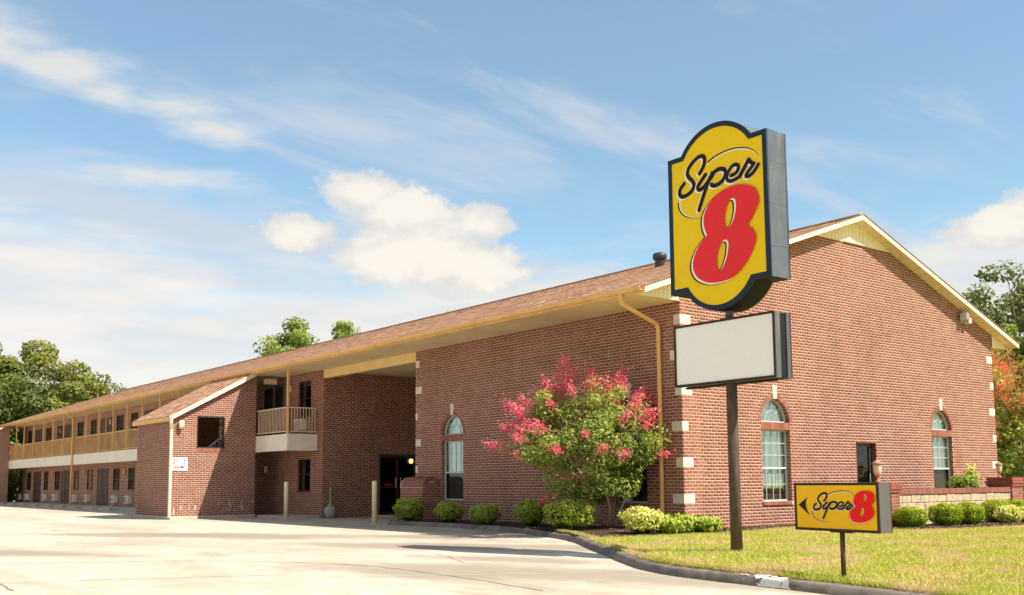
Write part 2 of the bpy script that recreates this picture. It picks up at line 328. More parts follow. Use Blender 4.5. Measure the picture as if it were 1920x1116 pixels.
# ------------------------------------------------------------------ mesh helpers
class MB:
    def __init__(s): s.v = []; s.f = []; s.t = []
    def add(s, vs, fs, tone=1.0):
        b = len(s.v); s.v += [tuple(x) for x in vs]; s.f += [tuple(i+b for i in f) for f in fs]; s.t += [tone]*len(vs); return s
    def box(s, x0, x1, y0, y1, z0, z1, tone=1.0):
        vs = [(x0,y0,z0),(x1,y0,z0),(x1,y1,z0),(x0,y1,z0),(x0,y0,z1),(x1,y0,z1),(x1,y1,z1),(x0,y1,z1)]
        return s.add(vs, [(0,3,2,1),(4,5,6,7),(0,1,5,4),(1,2,6,5),(2,3,7,6),(3,0,4,7)], tone)
    def obox(s, o, u, n, w, d, h, tone=1.0, up=(0,0,1)):
        """oriented box: corner o, along u*w, inward n*d, up*h"""
        o = np.array(o, float); a = np.array(u)*w; b = np.array(n)*d; c = np.array(up)*h
        vs = [o, o+a, o+a+b, o+b, o+c, o+a+c, o+a+b+c, o+b+c]
        return s.add(vs, [(0,3,2,1),(4,5,6,7),(0,1,5,4),(1,2,6,5),(2,3,7,6),(3,0,4,7)], tone)
    def bar(s, p, q, w, h=None, tone=1.0):
        p = Vector(p); q = Vector(q); d = (q-p).normalized(); h = h or w
        a = d.cross(Vector((0,0,1)))
        if a.length < 1e-3: a = Vector((1,0,0))
        a.normalize(); b = a.cross(d)
        vs = []
        for e in (p, q): vs += [e+a*sx*w/2+b*sy*h/2 for sx, sy in ((-1,-1),(1,-1),(1,1),(-1,1))]
        return s.add(vs, [(0,1,2,3),(7,6,5,4),(0,4,5,1),(1,5,6,2),(2,6,7,3),(3,7,4,0)], tone)
    def tube(s, pts, rad, seg=10, cap=True, tone=1.0):
        pts = [Vector(p) for p in pts]; n = len(pts)
        if not hasattr(rad, '__len__'): rad = [rad]*n
        base = len(s.v); ref = Vector((0,0,1))
        for i, p in enumerate(pts):
            d = (pts[min(i+1,n-1)]-pts[max(i-1,0)]).normalized()
            a = d.cross(ref)
            if a.length < .15: a = d.cross(Vector((0,1,0)))
            a.normalize(); b = a.cross(d)
            for k in range(seg):
                t = 2*math.pi*k/seg; s.v.append(tuple(p+(a*math.cos(t)+b*math.sin(t))*rad[i])); s.t.append(tone)
        for i in range(n-1):
            for k in range(seg):
                k2 = (k+1) % seg; s.f.append((base+i*seg+k, base+i*seg+k2, base+(i+1)*seg+k2, base+(i+1)*seg+k))
        if cap:
            s.f.append(tuple(base+k for k in range(seg))); s.f.append(tuple(base+(n-1)*seg+k for k in reversed(range(seg))))
        return s
    def lathe(s, c, prof, seg=20, tone=1.0):
        base = len(s.v)
        for r, z in prof:
            for k in range(seg):
                t = 2*math.pi*k/seg; s.v.append((c[0]+r*math.cos(t), c[1]+r*math.sin(t), c[2]+z)); s.t.append(tone)
        for i in range(len(prof)-1):
            for k in range(seg):
                k2 = (k+1) % seg; s.f.append((base+i*seg+k, base+i*seg+k2, base+(i+1)*seg+k2, base+(i+1)*seg+k))
        s.f.append(tuple(base+k for k in reversed(range(seg)))); s.f.append(tuple(base+(len(prof)-1)*seg+k for k in range(seg)))
        return s
    def prism(s, poly, o, u, w, n, d, tone=1.0):
        """polygon in (u,w) plane at o, extruded by n*d"""
        o = np.array(o, float); u = np.array(u, float); w = np.array(w, float); n = np.array(n, float)
        k = len(poly); vs = [o+u*a+w*b for a, b in poly]+[o+u*a+w*b+n*d for a, b in poly]
        fs = [tuple(range(k)), tuple(reversed(range(k, 2*k)))]+[(i, i+k, (i+1) % k+k, (i+1) % k) for i in range(k)]
        return s.add(vs, fs, tone)
    def build(s, name, m, parent=None, smooth=False, fix=True):
        me = bpy.data.meshes.new(name); me.from_pydata(s.v, [], s.f)
        at = me.attributes.new('tone', 'FLOAT', 'POINT'); at.data.foreach_set('value', np.array(s.t, np.float32))
        if fix:
            import bmesh
            bm = bmesh.new(); bm.from_mesh(me); bmesh.ops.recalc_face_normals(bm, faces=bm.faces); bm.to_mesh(me); bm.free()
        me.materials.append(m)
        if smooth: me.shade_smooth()
        o = bpy.data.objects.new(name, me); COL.objects.link(o); o.parent = parent
        return o
def bevel(o, w=.01, seg=2):
    b = o.modifiers.new('bevel', 'BEVEL'); b.width = w; b.segments = seg; b.limit_method = 'ANGLE'; return o
def thing(name, label, cat, loc=(0,0,0), group=None, rz=0):
    o = bpy.data.objects.new(name, None); COL.objects.link(o); o.location = loc; o.rotation_euler = (0,0,rz)
    o['label'] = label; o['category'] = cat
    if group: o['group'] = group
    return o
def tag(o, label=None, cat=None, group=None, kind=None):
    if label: o['label'] = label
    if cat: o['category'] = cat
    if group: o['group'] = group
    if kind: o['kind'] = kind
    return o
def quads(name, V, tone, m, parent=None, k=4):
    """V: (n*k,3) array of separate k-gons"""
    n = len(V)//k; me = bpy.data.meshes.new(name)
    me.vertices.add(n*k); me.vertices.foreach_set('co', V.astype(np.float32).ravel())
    me.loops.add(n*k); me.loops.foreach_set('vertex_index', np.arange(n*k, dtype=np.int32))
    me.polygons.add(n); me.polygons.foreach_set('loop_start', np.arange(0, n*k, k, dtype=np.int32))
    me.update(); me.validate()
    at = me.attributes.new('tone', 'FLOAT', 'POINT'); at.data.foreach_set('value', np.repeat(tone, k).astype(np.float32))
    me.materials.append(m)
    o = bpy.data.objects.new(name, me); COL.objects.link(o); o.parent = parent; return o
def unit(a): return a/np.maximum(np.linalg.norm(a, axis=-1, keepdims=True), 1e-9)
def leaf_quads(C, Nn, size, aspect=.55, jitter=.5):
    n = len(C); Nn = unit(Nn+rng.normal(0, jitter, (n,3)))
    t = unit(np.cross(Nn, rng.normal(0, 1, (n,3)))); b = np.cross(Nn, t)
    s = (size*rng.uniform(.65, 1.3, n))[:,None]
    a = t*s; c = b*s*aspect
    bend = Nn*s*rng.uniform(-.25, .25, (n,1))
    V = np.stack([C-a, C-c*1.0+bend, C+a, C+c*1.0+bend], 1).reshape(-1,3)
    return V

# ------------------------------------------------------------------ ground
def zlot(y): return -.12-.014*min(max(-y, 0), 14)
KERB = [(-.02,11.30),(-.75,11.28),(-1.22,11.05),(-1.38,10.5),(-1.30,8.4),(-1.40,6.2),(-1.72,4.4),(-2.2,2.8),(-3.12,.5),(-4.6,-1.9),(-5.9,-4.0),(-6.5,-5.05),(-6.8,-6.0),(-6.88,-7.0),(-6.92,-8.5),(-7.05,-9.8),(-7.3,-12),(-8,-16),(-9.5,-22)]
def smooth_line(P, n=6):
    P = [np.array(p, float) for p in P]; out = []
    for i in range(len(P)-1):
        p0 = P[max(i-1,0)]; p1 = P[i]; p2 = P[i+1]; p3 = P[min(i+2,len(P)-1)]
        for k in range(n):
            t = k/n; out.append(.5*((2*p1)+(-p0+p2)*t+(2*p0-5*p1+4*p2-p3)*t*t+(-p0+3*p1-3*p2+p3)*t**3))
    out.append(P[-1]); return np.array(out)
K = smooth_line(KERB)
def kdist(x, y):
    """distance inside the kerb line (positive on the lawn side), approximate"""
    P = np.stack([np.atleast_1d(x), np.atleast_1d(y)], -1); best = np.full(len(P), 1e9); sgn = np.zeros(len(P))
    for i in range(len(K)-1):
        a = K[i]; b = K[i+1]; ab = b-a; t = np.clip(((P-a)@ab)/(ab@ab), 0, 1)[:,None]; q = a+ab*t; d = np.linalg.norm(P-q, axis=1)
        cr = ab[0]*(P[:,1]-a[1])-ab[1]*(P[:,0]-a[0])
        m = d < best; best[m] = d[m]; sgn[m] = np.sign(cr[m])
    return best*sgn
def zlawn(x, y):
    d = np.clip(kdist(x, y), 0, 3)/3; d = d*d*(3-2*d)
    zk = np.array([zlot(q) for q in np.atleast_1d(y)])+.10
    return zk*(1-d)+0.0*d
mb = MB(); mb.add([(-700,-700,-.45),(900,-700,-.45),(900,900,-.45),(-700,900,-.45)], [(0,1,2,3)])
tag(mb.build('far_ground', M_GRASSB), kind='structure')
# parking lot and drive
mb = MB(); ys = [-60,-14]+[-13+i for i in range(14)]+[10,40,66.2]; xs = [-75,-30,-12,-6,0,12]
for j, y in enumerate(ys):
    for x in xs: mb.v.append((x, y, zlot(y))); mb.t.append(1)
for j in range(len(ys)-1):
    for i in range(len(xs)-1):
        a = j*len(xs)+i; mb.f.append((a, a+1, a+1+len(xs), a+len(xs)))
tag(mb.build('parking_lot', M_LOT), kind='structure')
# cracks and joints in the lot
def ribbon(mb, pts, w, dz=.004, wob=.03):
    P = smooth_line(pts, 10); n = len(P)
    P = P+rng.normal(0, wob, P.shape)*(np.sin(np.linspace(0, math.pi, n))[:,None])
    for i in range(n-1):
        d = P[i+1]-P[i]; d = d/np.linalg.norm(d); q = np.array([-d[1], d[0]])
        w0 = w*(.6+.8*((i*37) % 11)/11); w1 = w*(.6+.8*(((i+1)*37) % 11)/11)
        a, b, c, e = P[i]-q*w0, P[i]+q*w0, P[i+1]+q*w1, P[i+1]-q*w1
        mb.add([(a[0],a[1],zlot(a[1])+dz),(b[0],b[1],zlot(b[1])+dz),(c[0],c[1],zlot(c[1])+dz),(e[0],e[1],zlot(e[1])+dz)], [(0,1,2,3)])
mb = MB()
for pts, w in [([(-16.5,4.5),(-13.6,2.2),(-11.2,.6),(-9.6,-1.6),(-9.3,-3.8),(-9.4,-6.2)], .014), ([(-17.5,-.5),(-14.4,-1.2),(-11,-2.5)], .010),
               ([(-12.5,11),(-11,7.2),(-9.3,4.1)], .012), ([(-9.0,22),(-8.1,14),(-7.4,10.4)], .012), ([(-17,3.2),(-14.8,.2),(-14.6,-2.2)], .014),
               ([(-8.2,3.5),(-7.2,.2),(-7.9,-2.4)], .008)]:
    ribbon(mb, pts, w)
tag(mb.build('pavement_cracks', M_CRACK, fix=False), kind='structure')
mb = MB()
for pts, w in [([(-10.6,-3.2),(-8.0,-4.6),(-7.2,-4.9)], .012), ([(-9.4,.8),(-7.1,-1.4),(-6.0,-2.6)], .014), ([(-12.4,5.0),(-8.2,1.8),(-5.6,-.4)], .010)]:
    ribbon(mb, pts, w, .005, .015)
tag(mb.build('pale_pavement_joints', M_JOINTL, fix=False), kind='structure')
# kerb: a rounded section swept along the line
prof = [(-.02,-.16),(0,.0),(.03,.095),(.075,.125),(.16,.130),(.20,.118),(.21,-.05)]
Kt = np.gradient(K, axis=0); Kt /= np.linalg.norm(Kt, axis=1)[:,None]; Kn = np.stack([-Kt[:,1], Kt[:,0]], 1)
mb = MB(); npz = len(prof)
for i in range(len(K)):
    for a, z in prof:
        q = K[i]+Kn[i]*(a+rng.normal(0,.004)); mb.v.append((q[0], q[1], zlot(q[1])+z+rng.normal(0,.003))); mb.t.append(1)
for i in range(len(K)-1):
    for j in range(npz-1): mb.f.append((i*npz+j, i*npz+j+1, (i+1)*npz+j+1, (i+1)*npz+j))
tag(mb.build('kerb', M_KERB, smooth=True), kind='structure')
# spilled white concrete on the kerb
mb = MB(); gy_ = np.linspace(-7.15, -8.3, 260); ga_ = np.linspace(.0, .2, 42); gv = {}
from mathutils import noise as mnoise
def spill_pt(i, j):
    if (i, j) in gv: return gv[(i, j)]
    y = gy_[i]; k = int(np.argmin(np.abs(K[:,1]-y)+np.where(K[:,0] > -6, 9, 0))); k2 = k+1 if K[k][1] > y else k-1; t = (y-K[k][1])/(K[k2][1]-K[k][1]); q = K[k]*(1-t)+K[k2]*t+Kn[k]*(ga_[j]-.006)
    z = zlot(y)+np.interp(ga_[j], [p[0] for p in prof], [p[1] for p in prof])+.006+.012*abs(mnoise.noise(Vector((y*9, ga_[j]*40, 3))))
    gv[(i, j)] = len(mb.v); mb.v.append((q[0], q[1], z)); mb.t.append(1); return gv[(i, j)]
for i in range(259):
    for j in range(41):
        y = gy_[i]; e = 1-abs((y+7.7)/.62)**2
        if mnoise.fractal(Vector((y*3.6, ga_[j]*10+1.3, .5)), .7, 2.2, 7)*1.0+e*.62-abs(ga_[j]-.12+.05*math.sin(y*7))*5.0 > .34: mb.f.append((spill_pt(i,j), spill_pt(i+1,j), spill_pt(i+1,j+1), spill_pt(i,j+1)))
sp_ = mb.build('white_spill', M_KERBW, smooth=True)
tag(sp_, kind='stuff')
# lawn sheet
LX = np.concatenate([np.arange(-10, 16, .35), np.array([20, 40, 120, 500])]); LY = np.concatenate([[-60,-30], np.arange(-22, 12, .35)])
mb = MB(); gx, gy = np.meshgrid(LX, LY); fx_, fy_ = gx.ravel(), gy.ravel(); kd = kdist(fx_, fy_); zz = zlawn(fx_, fy_)
# snap outside points onto the inner kerb edge
Pn = np.stack([fx_, fy_], 1); out = kd < .19
for i in np.where(out & (kd > -.6))[0]:
    j = int(np.argmin(np.linalg.norm(K-Pn[i], axis=1))); Pn[i] = K[j]+Kn[j]*.19; zz[i] = zlot(Pn[i][1])+.112
keep = ~(out & (kd <= -.6)); nx = len(LX)
idx = -np.ones(len(Pn), int); idx[keep] = np.arange(keep.sum())
mb.v = [(Pn[i][0], Pn[i][1], zz[i]) for i in np.where(keep)[0]]; mb.t = [1]*len(mb.v)
for j in range(len(LY)-1):
    for i in range(nx-1):
        a = [j*nx+i, j*nx+i+1, (j+1)*nx+i+1, (j+1)*nx+i]
        if all(idx[k] >= 0 for k in a) and not (LX[i] >= .0 and LY[j] > .4): mb.f.append(tuple(int(idx[k]) for k in a))
lawn = tag(mb.build('lawn', M_GRASSB, smooth=True), kind='structure')
# grass beyond the building
mb = MB(); mb.add([(-75,66.2,-.10),(300,66.2,-.10),(300,400,-.10),(-75,400,-.10)], [(0,1,2,3)])
mb.add([(14.66,.4,-.02),(300,.4,-.02),(300,66.2,-.10),(14.66,66.2,-.10)], [(0,1,2,3)])
tag(mb.build('grass_field', M_GRASSB), kind='structure')

# planting beds: mulch sheets
bed1 = [(-.0,11.1),(-1.05,10.9),(-1.12,8.4),(-1.22,6.2),(-1.53,4.5),(-2.0,2.95),(-2.9,.72),(-3.35,.0),(-2.7,-.45),(-1.7,-.95),(-.5,-1.30),(.6,-1.25),(1.6,-1.0),(2.6,-.75),(4.3,-.62),(4.3,.05),(0,.05)]
bed2 = [(4.3,.05),(4.3,-.62),(3.6,-1.6),(3.35,-2.6),(3.6,-3.5),(4.8,-3.95),(7,-4.25),(10.5,-4.3),(13.5,-4.0),(13.5,-2.3),(4.6,-2.3),(4.6,.05)]
def bed(poly, name):
    mb = MB(); P = np.array(poly); z = zlawn(P[:,0], P[:,1])
    kd_ = kdist(P[:,0], P[:,1]); z = np.where(kd_ < .5, np.array([zlot(y) for y in P[:,1]])+.13, z)+.016
    mb.add([(p[0], p[1], q) for p, q in zip(P, z)], [tuple(range(len(P)))])
    o = mb.build(name, M_MULCH, fix=False)
    import bmesh
    bm = bmesh.new(); bm.from_mesh(o.data); bmesh.ops.triangulate(bm, faces=bm.faces); bm.to_mesh(o.data); bm.free()
    tag(o, kind='structure'); return o
bed(bed1, 'mulch_bed'); bed(bed2, 'mulch_bed')
def inpoly(P, poly):
    x, y = P[:,0], P[:,1]; c = np.zeros(len(P), bool); n = len(poly)
    for i in range(n):
        x1, y1 = poly[i]; x2, y2 = poly[(i+1) % n]
        m = ((y1 > y) != (y2 > y)) & (x < (x2-x1)*(y-y1)/(y2-y1+1e-12)+x1); c ^= m
    return c
# mulch chips
P = np.concatenate([rng.uniform((-3.4,-1.4),(4.3,11.1),(16000,2)), rng.uniform((3.2,-4.4),(13.5,-.5),(13000,2))])
P = P[inpoly(P, bed1) | inpoly(P, bed2)]
zc = zlawn(P[:,0], P[:,1]); kd_ = kdist(P[:,0], P[:,1]); zc = np.where(kd_ < .5, np.array([zlot(y) for y in P[:,1]])+.13, zc)+.026
C3 = np.column_stack([P, zc]); V = leaf_quads(C3, np.tile([0,0,1.], (len(P),1)), .032, .4, .5)
tag(quads('mulch_chips', V, rng.random(len(P)), M_CHIP), kind='stuff')

# grass blades
def blades(P, h, w, m, name, zoff=0):
    n = len(P); z = zlawn(P[:,0], P[:,1])+zoff
    a = rng.uniform(0, 2*math.pi, n); d = np.stack([np.cos(a), np.sin(a)], 1); L = rng.normal(0, .45, (n,2))
    hh = h*rng.uniform(.5, 1.4, n)
    b0 = np.column_stack([P-d*w, z]); b1 = np.column_stack([P+d*w, z]); tp = np.column_stack([P+L*hh[:,None], z+hh])
    V = np.stack([b0, b1, tp], 1).reshape(-1,3)
    t = np.clip(rng.normal(.45, .22, n), 0, 1)
    return tag(quads(name, V, t, m, k=3), kind='stuff')
cand = []
fwd = np.array([math.cos(YAW), math.sin(YAW)]); rgt = np.array([math.sin(YAW), -math.cos(YAW)])
n = 700000; dist = rng.uniform(6, 36, n); off = np.where(rng.random(n) < .68, rng.uniform(-.12, .60, n), rng.uniform(.60, 1.15, n))
P = np.array(CAM[:2])+fwd*dist[:,None]+rgt*(off*dist)[:,None]
m = (kdist(P[:,0], P[:,1]) > .17) & ~inpoly(P, bed1) & ~inpoly(P, bed2) & ~((P[:,0] > -.05) & (P[:,1] > -.05))
P = P[m]; blades(P, .045, .006, M_BLADE, 'lawn_grass')
# taller fringe hanging over the kerb
j = rng.integers(int(len(K)*.42), len(K), 26000); t = rng.random(len(j))[:,None]
P = K[j]*(1-t)+K[np.minimum(j+1, len(K)-1)]*t+Kn[j]*rng.uniform(.15,.27,(len(j),1))
blades(P, .075, .007, M_BLADE, 'kerb_grass_fringe', .01)

# ------------------------------------------------------------------ brickwork
c_ = .0762; BL_, BH_, PITCH_ = .190, .0618, .203
H70 = 70*c_
bricks = []        # (distance, wall key, vertices, tone)
WALLS = {}
def course_bricks(key, O, u, n, L, r0, r1, spans, depth=.09, joint0=0.0, small=False):
    """collect bricks; n points out of the wall"""
    O = np.array(O, float); u = np.array(u, float); n = np.array(n, float)
    for r in range(r0, r1):
        z = r*c_; off = (r % 2)*PITCH_/2+joint0
        for a, b in spans(z+c_/2):
            k0 = int(math.floor((a+off)/PITCH_))-1; k1 = int((b+off)/PITCH_)+1
            for k in range(k0, k1+1):
                s = max(k*PITCH_-off, a+.002); e = min(k*PITCH_-off+BL_, b-.002)
                if e-s < .025: continue
                o = O+u*s+np.array([0,0,z+.007])+n*rng.uniform(-.0004,.0010); w = e-s
                i = -n*depth; q = u*w; h = np.array([0,0,BH_])
                vs = [o, o+q, o+q+i, o+i, o+h, o+q+h, o+q+i+h, o+i+h]
                t = float(np.clip(rng.normal(.5,.15),0,1))
                dd = np.linalg.norm(o-np.array(CAM))
                bricks.append((dd, key, vs, t, w))
def mortar(mb, O, u, n, r0, r1, spans, back=.0018, thick=0):
    O = np.array(O, float); u = np.array(u, float); n = np.array(n, float)
    run = {}
    for r in range(r0, r1):
        for a, b in spans((r+.5)*c_):
            p = O+u*a-n*back+np.array([0,0,r*c_]); q = O+u*b-n*back+np.array([0,0,r*c_]); h = np.array([0,0,c_])
            key = (round(a,4), round(b,4))
            if key in run and run[key][1] == r: run[key][1] = r+1
            else: run[key] = [r, r+1] if key not in run else run[key]; 
            if run[key][1] < r: run[key] = [r, r+1]
            mb.add([p, q, q+h, p+h], [(0,1,2,3)])
BUILD = thing('motel_building', 'two-storey red brick motel with brown shingle roof, cream trim and exterior balconies', 'motel', (0,0,0))
def arch_iv(uc, hw, zs, zsp):
    """opening interval at height z for an arched opening"""
    def f(z):
        if z < zs: return None
        if z <= zsp: return (uc-hw, uc+hw)
        d = hw*hw-(z-zsp)**2*(hw/.60)**2
        return (uc-math.sqrt(d), uc+math.sqrt(d)) if d > 0 else None
    return f
def rect_iv(a, b, z0, z1): return lambda z: (a, b) if z0 <= z < z1 else None
def spans_with(ops, lo=lambda z: 0.0, hi=None):
    def f(z):
        iv = [(lo(z), hi(z))]
        for op in ops:
            c = op(z)
            if c is None: continue
            nv = []
            for a, b in iv:
                if c[1] <= a or c[0] >= b: nv.append((a,b)); continue
                if c[0] > a: nv.append((a, c[0]))
                if c[1] < b: nv.append((c[1], b))
            iv = nv
        return [q for q in iv if q[1]-q[0] > .01]
    return f
UX, UY = (1,0,0), (0,1,0)
Wd, L1, Y1 = 14.65, 11.39, 17.68
RIDX = 7.15; zL = lambda x: 8.35-.345*abs(x-RIDX)
SILLZ = 8*c_; BANDZ0, SPR = 31.5*c_, 34*c_     # sill, band, spring
# gable wall (faces -y)
g_ops = [arch_iv(3.43,.57,SILLZ,SPR), arch_iv(11.37,.57,SILLZ,SPR), rect_iv(6.9,7.85,0,2.13)]
glo = lambda z: max(.003, RIDX-(8.34-z)/.345) if z > 5.8 else .003
ghi = lambda z: min(Wd, RIDX+(8.34-z)/.345) if z > 5.8 else Wd
QL = [(0, .36,.20),(1,.20,.34),(2,.36,.20),(3,.20,.33),(4,.34,.22),(5,.36,.35)]   # k, width on gable, width on side
q_ops_g = []; q_ops_s = []
for k, wg, ws in QL:
    z1 = (66-11*k)*c_; z0 = z1-3*c_
    q_ops_g.append(rect_iv(-1, wg+.006, z0, z1)); q_ops_s.append(rect_iv(-1, ws+.006, z0, z1))
for k in range(6):
    z1 = (66-11*k)*c_; q_ops_g.append(rect_iv(Wd-(.33 if k % 2 == 0 else .19)-.006, Wd+1, z1-3*c_, z1))
key_ops = [rect_iv(3.43-.10,3.43+.10,3.19,3.53), rect_iv(11.37-.10,11.37+.10,3.19,3.53)]
gs = spans_with(g_ops+q_ops_g+key_ops, glo, ghi)
course_bricks('gable_wall', (0,0,0), UX, (0,-1,0), Wd, -2, 101, gs)
mb = MB(); mortar(mb, (0,0,0), UX, (0,-1,0), -2, 102, spans_with(g_ops, lambda z: max(.009, glo(z)), ghi))
WALLS['gable_wall'] = mb.build('gable_wall', M_MORTAR, BUILD, fix=False)
# long side wall (faces -x)
def qs_far(k): return (.21,.35,.11,.29,.12,.3)[k]
l_ops = [arch_iv(9.35,.57,SILLZ,SPR), arch_iv(1.75,.57,SILLZ,SPR)]
lq = list(q_ops_s)
for k in range(6):
    z1 = (66-11*k)*c_; lq.append(rect_iv(L1-qs_far(k)-.006, L1+1, z1-3*c_, z1))
lk = [rect_iv(9.25,9.45,3.19,3.53), rect_iv(1.65,1.85,3.19,3.53)]
course_bricks('side_wall', (0,0,0), UY, (-1,0,0), L1, -2, 70, spans_with(l_ops+lq+lk, lambda z: .003, lambda z: L1), joint0=.10)
mb = MB(); mortar(mb, (0,0,0), UY, (-1,0,0), -2, 70, spans_with(l_ops, lambda z: .009, lambda z: L1))
WALLS['side_wall'] = mb.build('side_wall', M_MORTAR, BUILD, fix=False)
# end of the first block towards the drive-through
mb = MB(); mb.box(.009, Wd, L1-.12, L1-.009, -.3, H70); mb.build('passage_side_wall', M_BRICKFAR, BUILD)
mb = MB(); mb.box(Wd-.15, Wd-.009, .009, L1, -.3, H70); mb.build('rear_wall', M_BRICKFAR, BUILD)
# drive-through back wall (faces -y) and room wall beyond
d_ops = [rect_iv(2.42,4.05,-.2,2.2)]
course_bricks('passage_wall', (0,Y1,0), UX, (0,-1,0), 8.5, -2, 70, spans_with(d_ops, lambda z: .003, lambda z: 6.5))
mb = MB(); mortar(mb, (0,Y1,0), UX, (0,-1,0), -2, 70, spans_with(d_ops, lambda z: .009, lambda z: 8.5))
WALLS['passage_wall'] = mb.build('passage_wall', M_MORTAR, BUILD, fix=False)
r_ops = [rect_iv(18.68-Y1,19.72-Y1,.85,2.08), rect_iv(18.68-Y1,19.72-Y1,3.66,5.03)]
YT = 24.9
course_bricks('room_wall', (0,Y1,0), UY, (-1,0,0), YT-Y1, -2, 70, spans_with(r_ops, lambda z: .003, lambda z: 7.2), joint0=.1)
mb = MB(); mortar(mb, (0,Y1,0), UY, (-1,0,0), -2, 70, spans_with(r_ops, lambda z: .009, lambda z: YT-Y1))
WALLS['room_wall'] = mb.build('room_wall', M_MORTAR, BUILD, fix=False)
mb = MB(); mb.box(.009, .16, YT-.02, 64.5, -.3, H70); mb.box(.16, Wd, 64.35, 64.5, -.3, H70); mb.box(Wd-.15, Wd, Y1+.2, 64.35, -.3, H70)
mb.box(8.5, 8.7, L1, Y1, -.3, H70)  # added end wall, unseen, closes the passage so light stays out
mb.build('far_wing_and_added_end_wall', M_BRICKFAR, BUILD)
# dark interior shells so windows look into rooms
mb = MB(); mb.box(1.6, 1.65, .2, L1-.2, 0, 5.2); mb.box(.2, 14.4, 1.6, 1.65, 0, 5.2); mb.box(.1, 1.6, 2.6, 2.65, 0, 5.2); mb.box(.1, 1.6, 8.2, 8.25, 0, 5.2); mb.box(.1,1.6,10.6,10.65,0,5.2)
mb.box(1.9, 1.95, 17.9, 24.5, -.1, 5.2); mb.box(2.0,4.5,19.2,19.25,-.1,3)
mb.box(.1, 14.5, .1, 11.2, -.05, -.04); mb.box(.1, 14.5, .1, 11.2, 5.25, 5.26); mb.box(.1, 14.5, 17.9, 64.3, 5.25, 5.26); mb.box(.1, 14.5, 17.9, 64.3, 2.6, 2.62)
mb.build('interior_partition', M_PLUM, BUILD)

# stair tower
TX0, TX1, TY0, TY1 = -4.50, -1.22, 20.85, 24.6
ztow = lambda x: 5.42+(x-TX1)*(1.80/3.28)     # underside of the lean-to roof
t_ops = [rect_iv(-3.54-TX0,-2.47-TX0,2.53,3.67)]
tlo = lambda z: .003 if z < 3.58 else min(3.2, (z-3.60)/(1.80/3.28)+.02)
course_bricks('stair_tower_front', (TX0,TY0,0), UX, (0,-1,0), 3.28, -2, 71, spans_with(t_ops, lambda z: max(.003, tlo(z)), lambda z: TX1-TX0))
mb = MB(); mortar(mb, (TX0,TY0,0), UX, (0,-1,0), -2, 71, spans_with(t_ops, lambda z: max(.009, tlo(z)), lambda z: TX1-TX0))
WALLS['stair_tower_front'] = mb.build('stair_tower_front', M_MORTAR, BUILD, fix=False)
course_bricks('stair_tower_side', (TX0,TY0,0), UY, (-1,0,0), TY1-TY0, -2, 48, spans_with([], lambda z: .003, lambda z: TY1-TY0), joint0=.1)
mb = MB(); mortar(mb, (TX0,TY0,0), UY, (-1,0,0), -2, 48, spans_with([], lambda z: .009, lambda z: TY1-TY0))
WALLS['stair_tower_side'] = mb.build('stair_tower_side', M_MORTAR, BUILD, fix=False)
mb = MB(); mb.prism([(0,-.3),(3.28,-.3),(3.28,5.40),(0,3.6)], (TX0,TY1-.15,0), UX, (0,0,1), UY, .15)
mb.prism([(.03,-.3),(.1,-.3),(.1,3.6),(.03,3.56)], (TX0,TY0+.1,0), UX, (0,0,1), UY, TY1-TY0-.26)
mb.box(TX1-.1, TX1-.0, TY0+.02, TY1-.15, -.3, 2.2)
mb.prism([(0,.0),(3.27,.0),(3.27,2.70),(2.2,2.2)], (TX0,TY0+1.9,0), UX, (0,0,1), UY, .06)
mb.build('stair_tower_inner_wall', M_BRICKFAR, BUILD)
mb = MB()
for (x0, x1, z0, z1) in [(-3.54-.0,-3.50,2.53,3.67),(-2.51,-2.47,2.53,3.67),(-3.5,-2.51,3.63,3.67),(-3.56,-2.45,2.49,2.53)]: mb.box(x0, x1, TY0-.004, TY0+.12, z0, z1)
mb.build('opening_trim', M_FRAME, BUILD)
# stair handrail inside
hr = MB(); hr.bar((-3.3,TY0+1.0,2.05),(-2.1,TY0+1.0,3.05),.05,.05)
for i in range(9): x = -3.2+i*.13; hr.bar((x,TY0+1.0,1.2+.1*i),(x,TY0+1.0,2.13+i*.108),.02,.02)
hr.build('stair_handrail', M_WHITE, BUILD)
# stair stringer + steps
st = MB()
for i in range(14): x = -4.2+i*.2; st.box(x, x+.26, TY0+.9, TY0+1.85, .10+i*.17-.2, .14+i*.17-.2+.02)
st.build('stair_treads', M_WALK, BUILD)

# second stair tower at the far end
mb = MB(); mb.prism([(0,-.3),(3.3,-.3),(3.3,5.36),(0,3.6)], (-4.5,62.4,0), UX, (0,0,1), UY, 3.4); mb.build('far_stair_tower', M_BRICKFAR, BUILD)
mb = MB(); mb.prism([(0,3.62),(3.3,5.42),(3.3,5.54),(-.15,3.66)], (-4.5,62.2,0), UX, (0,0,1), UY, 3.8); mb.build('far_stair_roof', M_SHINGLE, BUILD)

# emit the bricks: the nearest 300 one by one, the rest as one field per wall
bricks.sort(key=lambda b: b[0])
sel = [b for b in bricks if b[4] > .18 and b[1] in ('gable_wall','side_wall') and b[2][0][2] > .35][:300]
ids = set(id(b) for b in sel)
tmpl = {}
def brick_mesh(key, u, n):
    if key in tmpl: return tmpl[key]
    me = MB(); me.obox((0,0,0), u, tuple(-np.array(n)), BL_, .09, BH_, 1.0); o = me.build('brick', M_BRICK); d = o.data; bpy.data.objects.remove(o); tmpl[key] = d; return d
for dd, key, vs, t, w in sel:
    me = brick_mesh(key, UX if key == 'gable_wall' else UY, (0,-1,0) if key == 'gable_wall' else (-1,0,0))
    o = bpy.data.objects.new('brick', me); COL.objects.link(o); o.parent = WALLS[key]; o.location = vs[0]; o.color = (t,t,t,1); o.scale = (w/BL_,1,1) if key == 'gable_wall' else (1,w/BL_,1)
